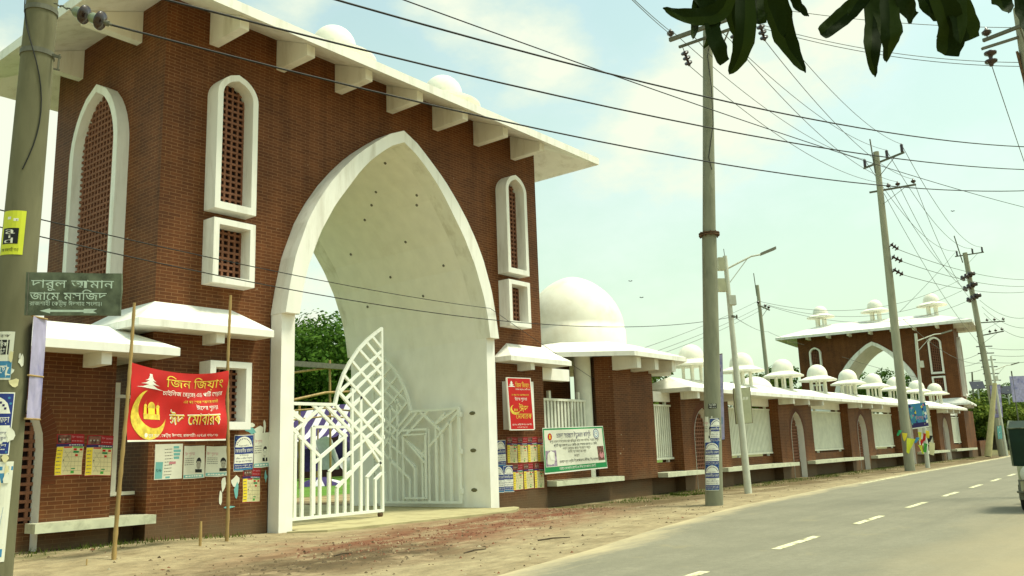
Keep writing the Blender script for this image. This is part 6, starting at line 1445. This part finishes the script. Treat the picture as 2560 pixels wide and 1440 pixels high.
def shed(label, px, d, w, h, mk):
    b_ = at_d(px, 1120, d); b_.z = 0; t = thing('market_stall', label, 'stall', b_, rz=math.atan2(HR.y, HR.x), group='stalls at the end of the road'); mb = MB(); mb.box(-w / 2, w / 2, 0, 3, 0, h); mb.build('stall_body', M['bark'], t); mb = MB(); mb.prism([(-w / 2 - .4, -.9, h - .25), (w / 2 + .4, -.9, h - .25), (w / 2 + .4, 3.2, h + .5), (-w / 2 - .4, 3.2, h + .5)], (0, 0, 0), (0, 0, .06)); mb.build('tin_roof', M[mk], t)
    mb = MB()
    for s_ in (-.45, 0, .45): mb.tube([(s_ * w, -.8, 0), (s_ * w, -.8, h - .2)], .05, 6)
    mb.build('post', M['bark'], t)
shed('dark roadside stall left of the slanting cream pole', 2452, 112, 3.2, 2.6, 'tin'); shed('low tin roofed stall between the slanting pole and the far lamp', 2488, 120, 5.0, 2.4, 'tin'); shed('low stall behind the rickshaw at the right', 2535, 118, 6.0, 2.5, 'lilac')
mb = MB(); w_ = at_z(2452, 1150, 0); mb.box(88.6, 92.5, 16.9, 17.3, -.3, 1.2); tag(mb.build('brick_wall', M['brick']), 'low brick stub wall past the end of the boundary wall', 'wall')

# ------------------------------------------------------------------ three wheeler at the right edge
rk = thing('auto_rickshaw', 'dark green hooded three-wheeler cut off by the right edge of the picture', 'three-wheeler', (21.3, 2.79, 0.0), rz=math.radians(4))
mb = MB(); prof_ = [(.02, .95), (-.10, 1.45), (-.12, 1.74), (.35, 1.90), (1.5, 1.90), (2.1, 1.80), (2.1, 1.72), (1.35, 1.70), (1.2, .95)]
mb.prism([(x_, -.68, z_) for x_, z_ in prof_], (0, 0, 0), (0, 1.36, 0)); mb.build('hood', M['glassdark'], rk)
mb = MB(); mb.tube([(.02, .69, .96), (-.10, .69, 1.45), (-.12, .69, 1.74), (.35, .69, 1.90), (1.5, .69, 1.90)], .018, 6); mb.tube([(-.13, -.68, 1.74), (-.13, .68, 1.74)], .016, 6); mb.tube([(.6, .69, .96), (.6, .69, 1.86)], .014, 6); mb.build('hood_piping', M['signgreen'], rk)
mb = MB(); mb.lathe([(.0, -.02), (.20, -.02), (.20, .02), (0, .02)], (0, 0, 0), 18); w = mb.build('round_panel', M['paper'], rk); w.rotation_euler = (0, math.pi / 2, 0); w.location = (-.045, .38, .78)
mb = MB(); mb.prism([(x_, -.62, z_) for x_, z_ in [(.02, .40), (-.03, .948), (1.2, .948), (1.45, .5), (2.3, .5), (2.55, .95), (2.75, .9), (2.85, .35), (2.2, .28)]], (0, 0, 0), (0, 1.24, 0)); mb.build('body', M['carcream'], rk)
mb = MB(); mb.box(-.06, .018, -.5, .5, .52, .60); mb.box(-.05, .016, -.55, .55, .40, .46); mb.build('trim', M['carred'], rk)
mb = MB(); mb.tube([(-.05, -.66, .42), (-.18, -.62, .42), (-.18, .62, .42), (-.05, .66, .42)], .025, 8); mb.tube([(-.18, .60, .42), (-.18, .60, .66), (-.03, .62, .66)], .018, 6); mb.tube([(-.18, .2, .42), (-.18, .2, .66), (-.03, .2, .66)], .018, 6); mb.tube([(-.18, -.6, .66), (-.18, .6, .66)], .018, 6); mb.build('bumper', M['iron'], rk)
for y_ in (-.45, .45):
    mb = MB(); mb.box(-.055, .018, y_ - .07, y_ + .07, .66, .76); mb.build('tail_light', M['carred'], rk)
for x_, y_ in ((.42, .60), (.42, -.60), (2.5, 0)):
    mb = MB(); mb.lathe([(.10, -.06), (.24, -.06), (.265, -.03), (.265, .03), (.24, .06), (.10, .06)], (0, 0, 0), 24); w = mb.build('wheel', M['rubber'], rk); w.rotation_euler = (math.pi / 2, 0, 0); w.location = (x_, y_, .265)
    mb = MB(); mb.lathe([(0, -.062), (.13, -.062), (.13, .062), (0, .062)], (0, 0, 0), 16); mb.build('rim', M['iron'], w)
mb = MB(); mb.box(.10, .80, .625, .66, .42, .56); mb.box(.08, .12, .4, .66, .25, .50); mb.build('mudguard', M['iron'], rk)

# ------------------------------------------------------------------ verge litter, grass and birds
r = random.Random(17); mb = MB()
for i in range(900):
    x_ = r.uniform(5, 46) if i % 3 else r.uniform(7, 22); y_ = r.uniform(max(edge_y(x_) + .1, 7), 16.6); s_ = r.choice([.012, .016, .02, .03]) * r.uniform(.6, 1.3); z_ = bumpy(x_, y_)
    if 12.2 < x_ < 20 and y_ > 15.0: continue
    mb.cur = r.choice([0, 0, 0, 1, 1, 1, 2, 3]); a_ = r.uniform(0, 6.3); c_, d_ = math.cos(a_) * s_, math.sin(a_) * s_; h_ = s_ * r.uniform(.2, .9)
    L_ = r.uniform(.7, 2.2)
    mb.add([(x_ - c_ * L_, y_ - d_ * L_, z_), (x_ + d_, y_ - c_, z_), (x_ + c_ * L_, y_ + d_ * L_, z_), (x_ - d_, y_ + c_, z_), (x_, y_, z_ + h_ + .006)], [(0, 1, 4), (1, 2, 4), (2, 3, 4), (3, 0, 4)])
tag(mb.build('verge_litter', [mat('clods', (.12, .085, .045), .9), mat('dry leaves', (.07, .045, .02), .9), mat('brick crumbs', (.20, .08, .04), .9), mat('paper bits', (.42, .36, .24), .9)], fix=False), 'small clods, dry leaves and brick crumbs strewn over the verge', kind='stuff')
mb = MB(); r2 = random.Random(5)
for i in range(1100):
    x_ = r2.uniform(9.5, 22.5); y_ = 9.9 + .22 * x_ + r2.gauss(0, .75)
    if y_ > (15.1 if 12 < x_ < 20.4 else 16.3) or y_ < edge_y(x_) + .5: continue
    s_ = r2.choice([.012, .016, .022, .035]); z_ = bumpy(x_, y_); a_ = r2.uniform(0, 3); mb.cur = r2.choice([0, 0, 1]); c_, d_ = math.cos(a_) * s_, math.sin(a_) * s_
    mb.add([(x_ - c_, y_ - d_, z_ - .004), (x_ + d_, y_ - c_, z_ - .004), (x_ + c_, y_ + d_, z_ - .004), (x_ - d_, y_ + c_, z_ - .004), (x_ + .2 * c_, y_, z_ + s_ * .9)], [(0, 1, 4), (1, 2, 4), (2, 3, 4), (3, 0, 4)])
tag(mb.build('brick_rubble', [mat('crushed brick', (.17, .075, .042), .9, .3), mat('pale grit', (.30, .22, .13), .9, .3)], fix=False), 'crushed brick and grit scattered before the gateway', kind='stuff')
mb = MB()
for i in range(300):
    x_ = r2.gauss(9.6, 1.5); y_ = r2.gauss(11.3, .75)
    if y_ < edge_y(x_) + .6: continue
    s_ = r2.choice([.015, .02, .03, .045]) * r2.uniform(.7, 1.2); z_ = bumpy(x_, y_)
    mb.add([(x_ + s_ * math.cos(q * 1.05 + i) * r2.uniform(.6, 1.3), y_ + s_ * math.sin(q * 1.05 + i) * r2.uniform(.6, 1.3), z_ - .006) for q in range(6)] + [(x_, y_, z_ + s_ * .55)], [(q, (q + 1) % 6, 6) for q in range(6)])
tag(mb.build('damp_clods', mat('damp soil', (.105, .075, .042), .9, .4, 9), fix=False), 'dark damp clods of soil near the road on the left', kind='stuff')
mb = MB()
for i in range(5200):
    x_ = r.choice([r.uniform(23.2, 33), r.uniform(27, 84), r.uniform(35, 60), r.uniform(27, 84), r.uniform(35, 60), r.uniform(5, 11.5) if r.random() < .5 else 30]); y_ = 16.85 - abs(r.gauss(0, .30)) - (.0 if x_ < 12 else r.choice([0, 0, .5, .9])) - (.35 if 23 < x_ < 31 else 0)
    if _ns.noise(Vector((x_ * .55, y_ * .8, 5))) < -.05: continue
    z_ = bumpy(x_, y_); h_ = r.uniform(.03, .13); a_ = r.uniform(0, 6.3); w_ = .012; t_ = r.uniform(-.06, .06)
    mb.add([(x_ - w_ * math.cos(a_), y_ - w_ * math.sin(a_), z_), (x_ + w_ * math.cos(a_), y_ + w_ * math.sin(a_), z_), (x_ + t_, y_ + r.uniform(-.05, .05), z_ + h_)], [(0, 1, 2)])
tag(mb.build('verge_grass', M['grassblade'], fix=False), 'thin tufts of grass along the foot of the walls', kind='stuff')
for i, (ax, ay, bx, by, lb_) in enumerate(((1345, 1350, 1425, 1342, 'thin dry twig lying on the pale sand by the road edge'), (835, 1388, 880, 1383, 'short dry twig lying on the dark soil before the gate'), (1160, 1382, 1215, 1374, 'short twig on the reddish soil near the road'))):
    a_, b_ = at_z(ax, ay, 0), at_z(bx, by, 0); a_.z = bumpy(a_.x, a_.y) + .012; b_.z = bumpy(b_.x, b_.y) + .012
    mb = MB(); mb.tube([a_, a_.lerp(b_, .5) + Vector((.02, .04, .012)), b_], [.012, .014, .008], 6); tag(mb.build('twig', M['bark']), lb_, 'twig')
for i, (px, py, lb_) in enumerate(((2382, 528, 'tiny dark bird flying in the open sky above the farthest pole'), (1604, 744, 'tiny dark bird in the sky right of the big dome, lower of two'), (1576, 703, 'tiny dark bird in the sky right of the big dome, upper of two'))):
    c_ = at_d(px, py, 70); mb = MB()
    for s_ in (-1, 1): mb.add([c_, c_ + HR * s_ * .09 + Vector((0, 0, .07)), c_ + HR * s_ * .19 + Vector((0, 0, .03)), c_ + HR * s_ * .08 - Vector((0, 0, .02))], [(0, 1, 2, 3)])
    mb.tube([c_ - HF * .12, c_, c_ + HF * .12], [.01, .04, .01], 6); tag(mb.build('bird', M['black'], fix=False), lb_, 'bird', 'birds in the sky')
bpy.data.objects.remove(_to)
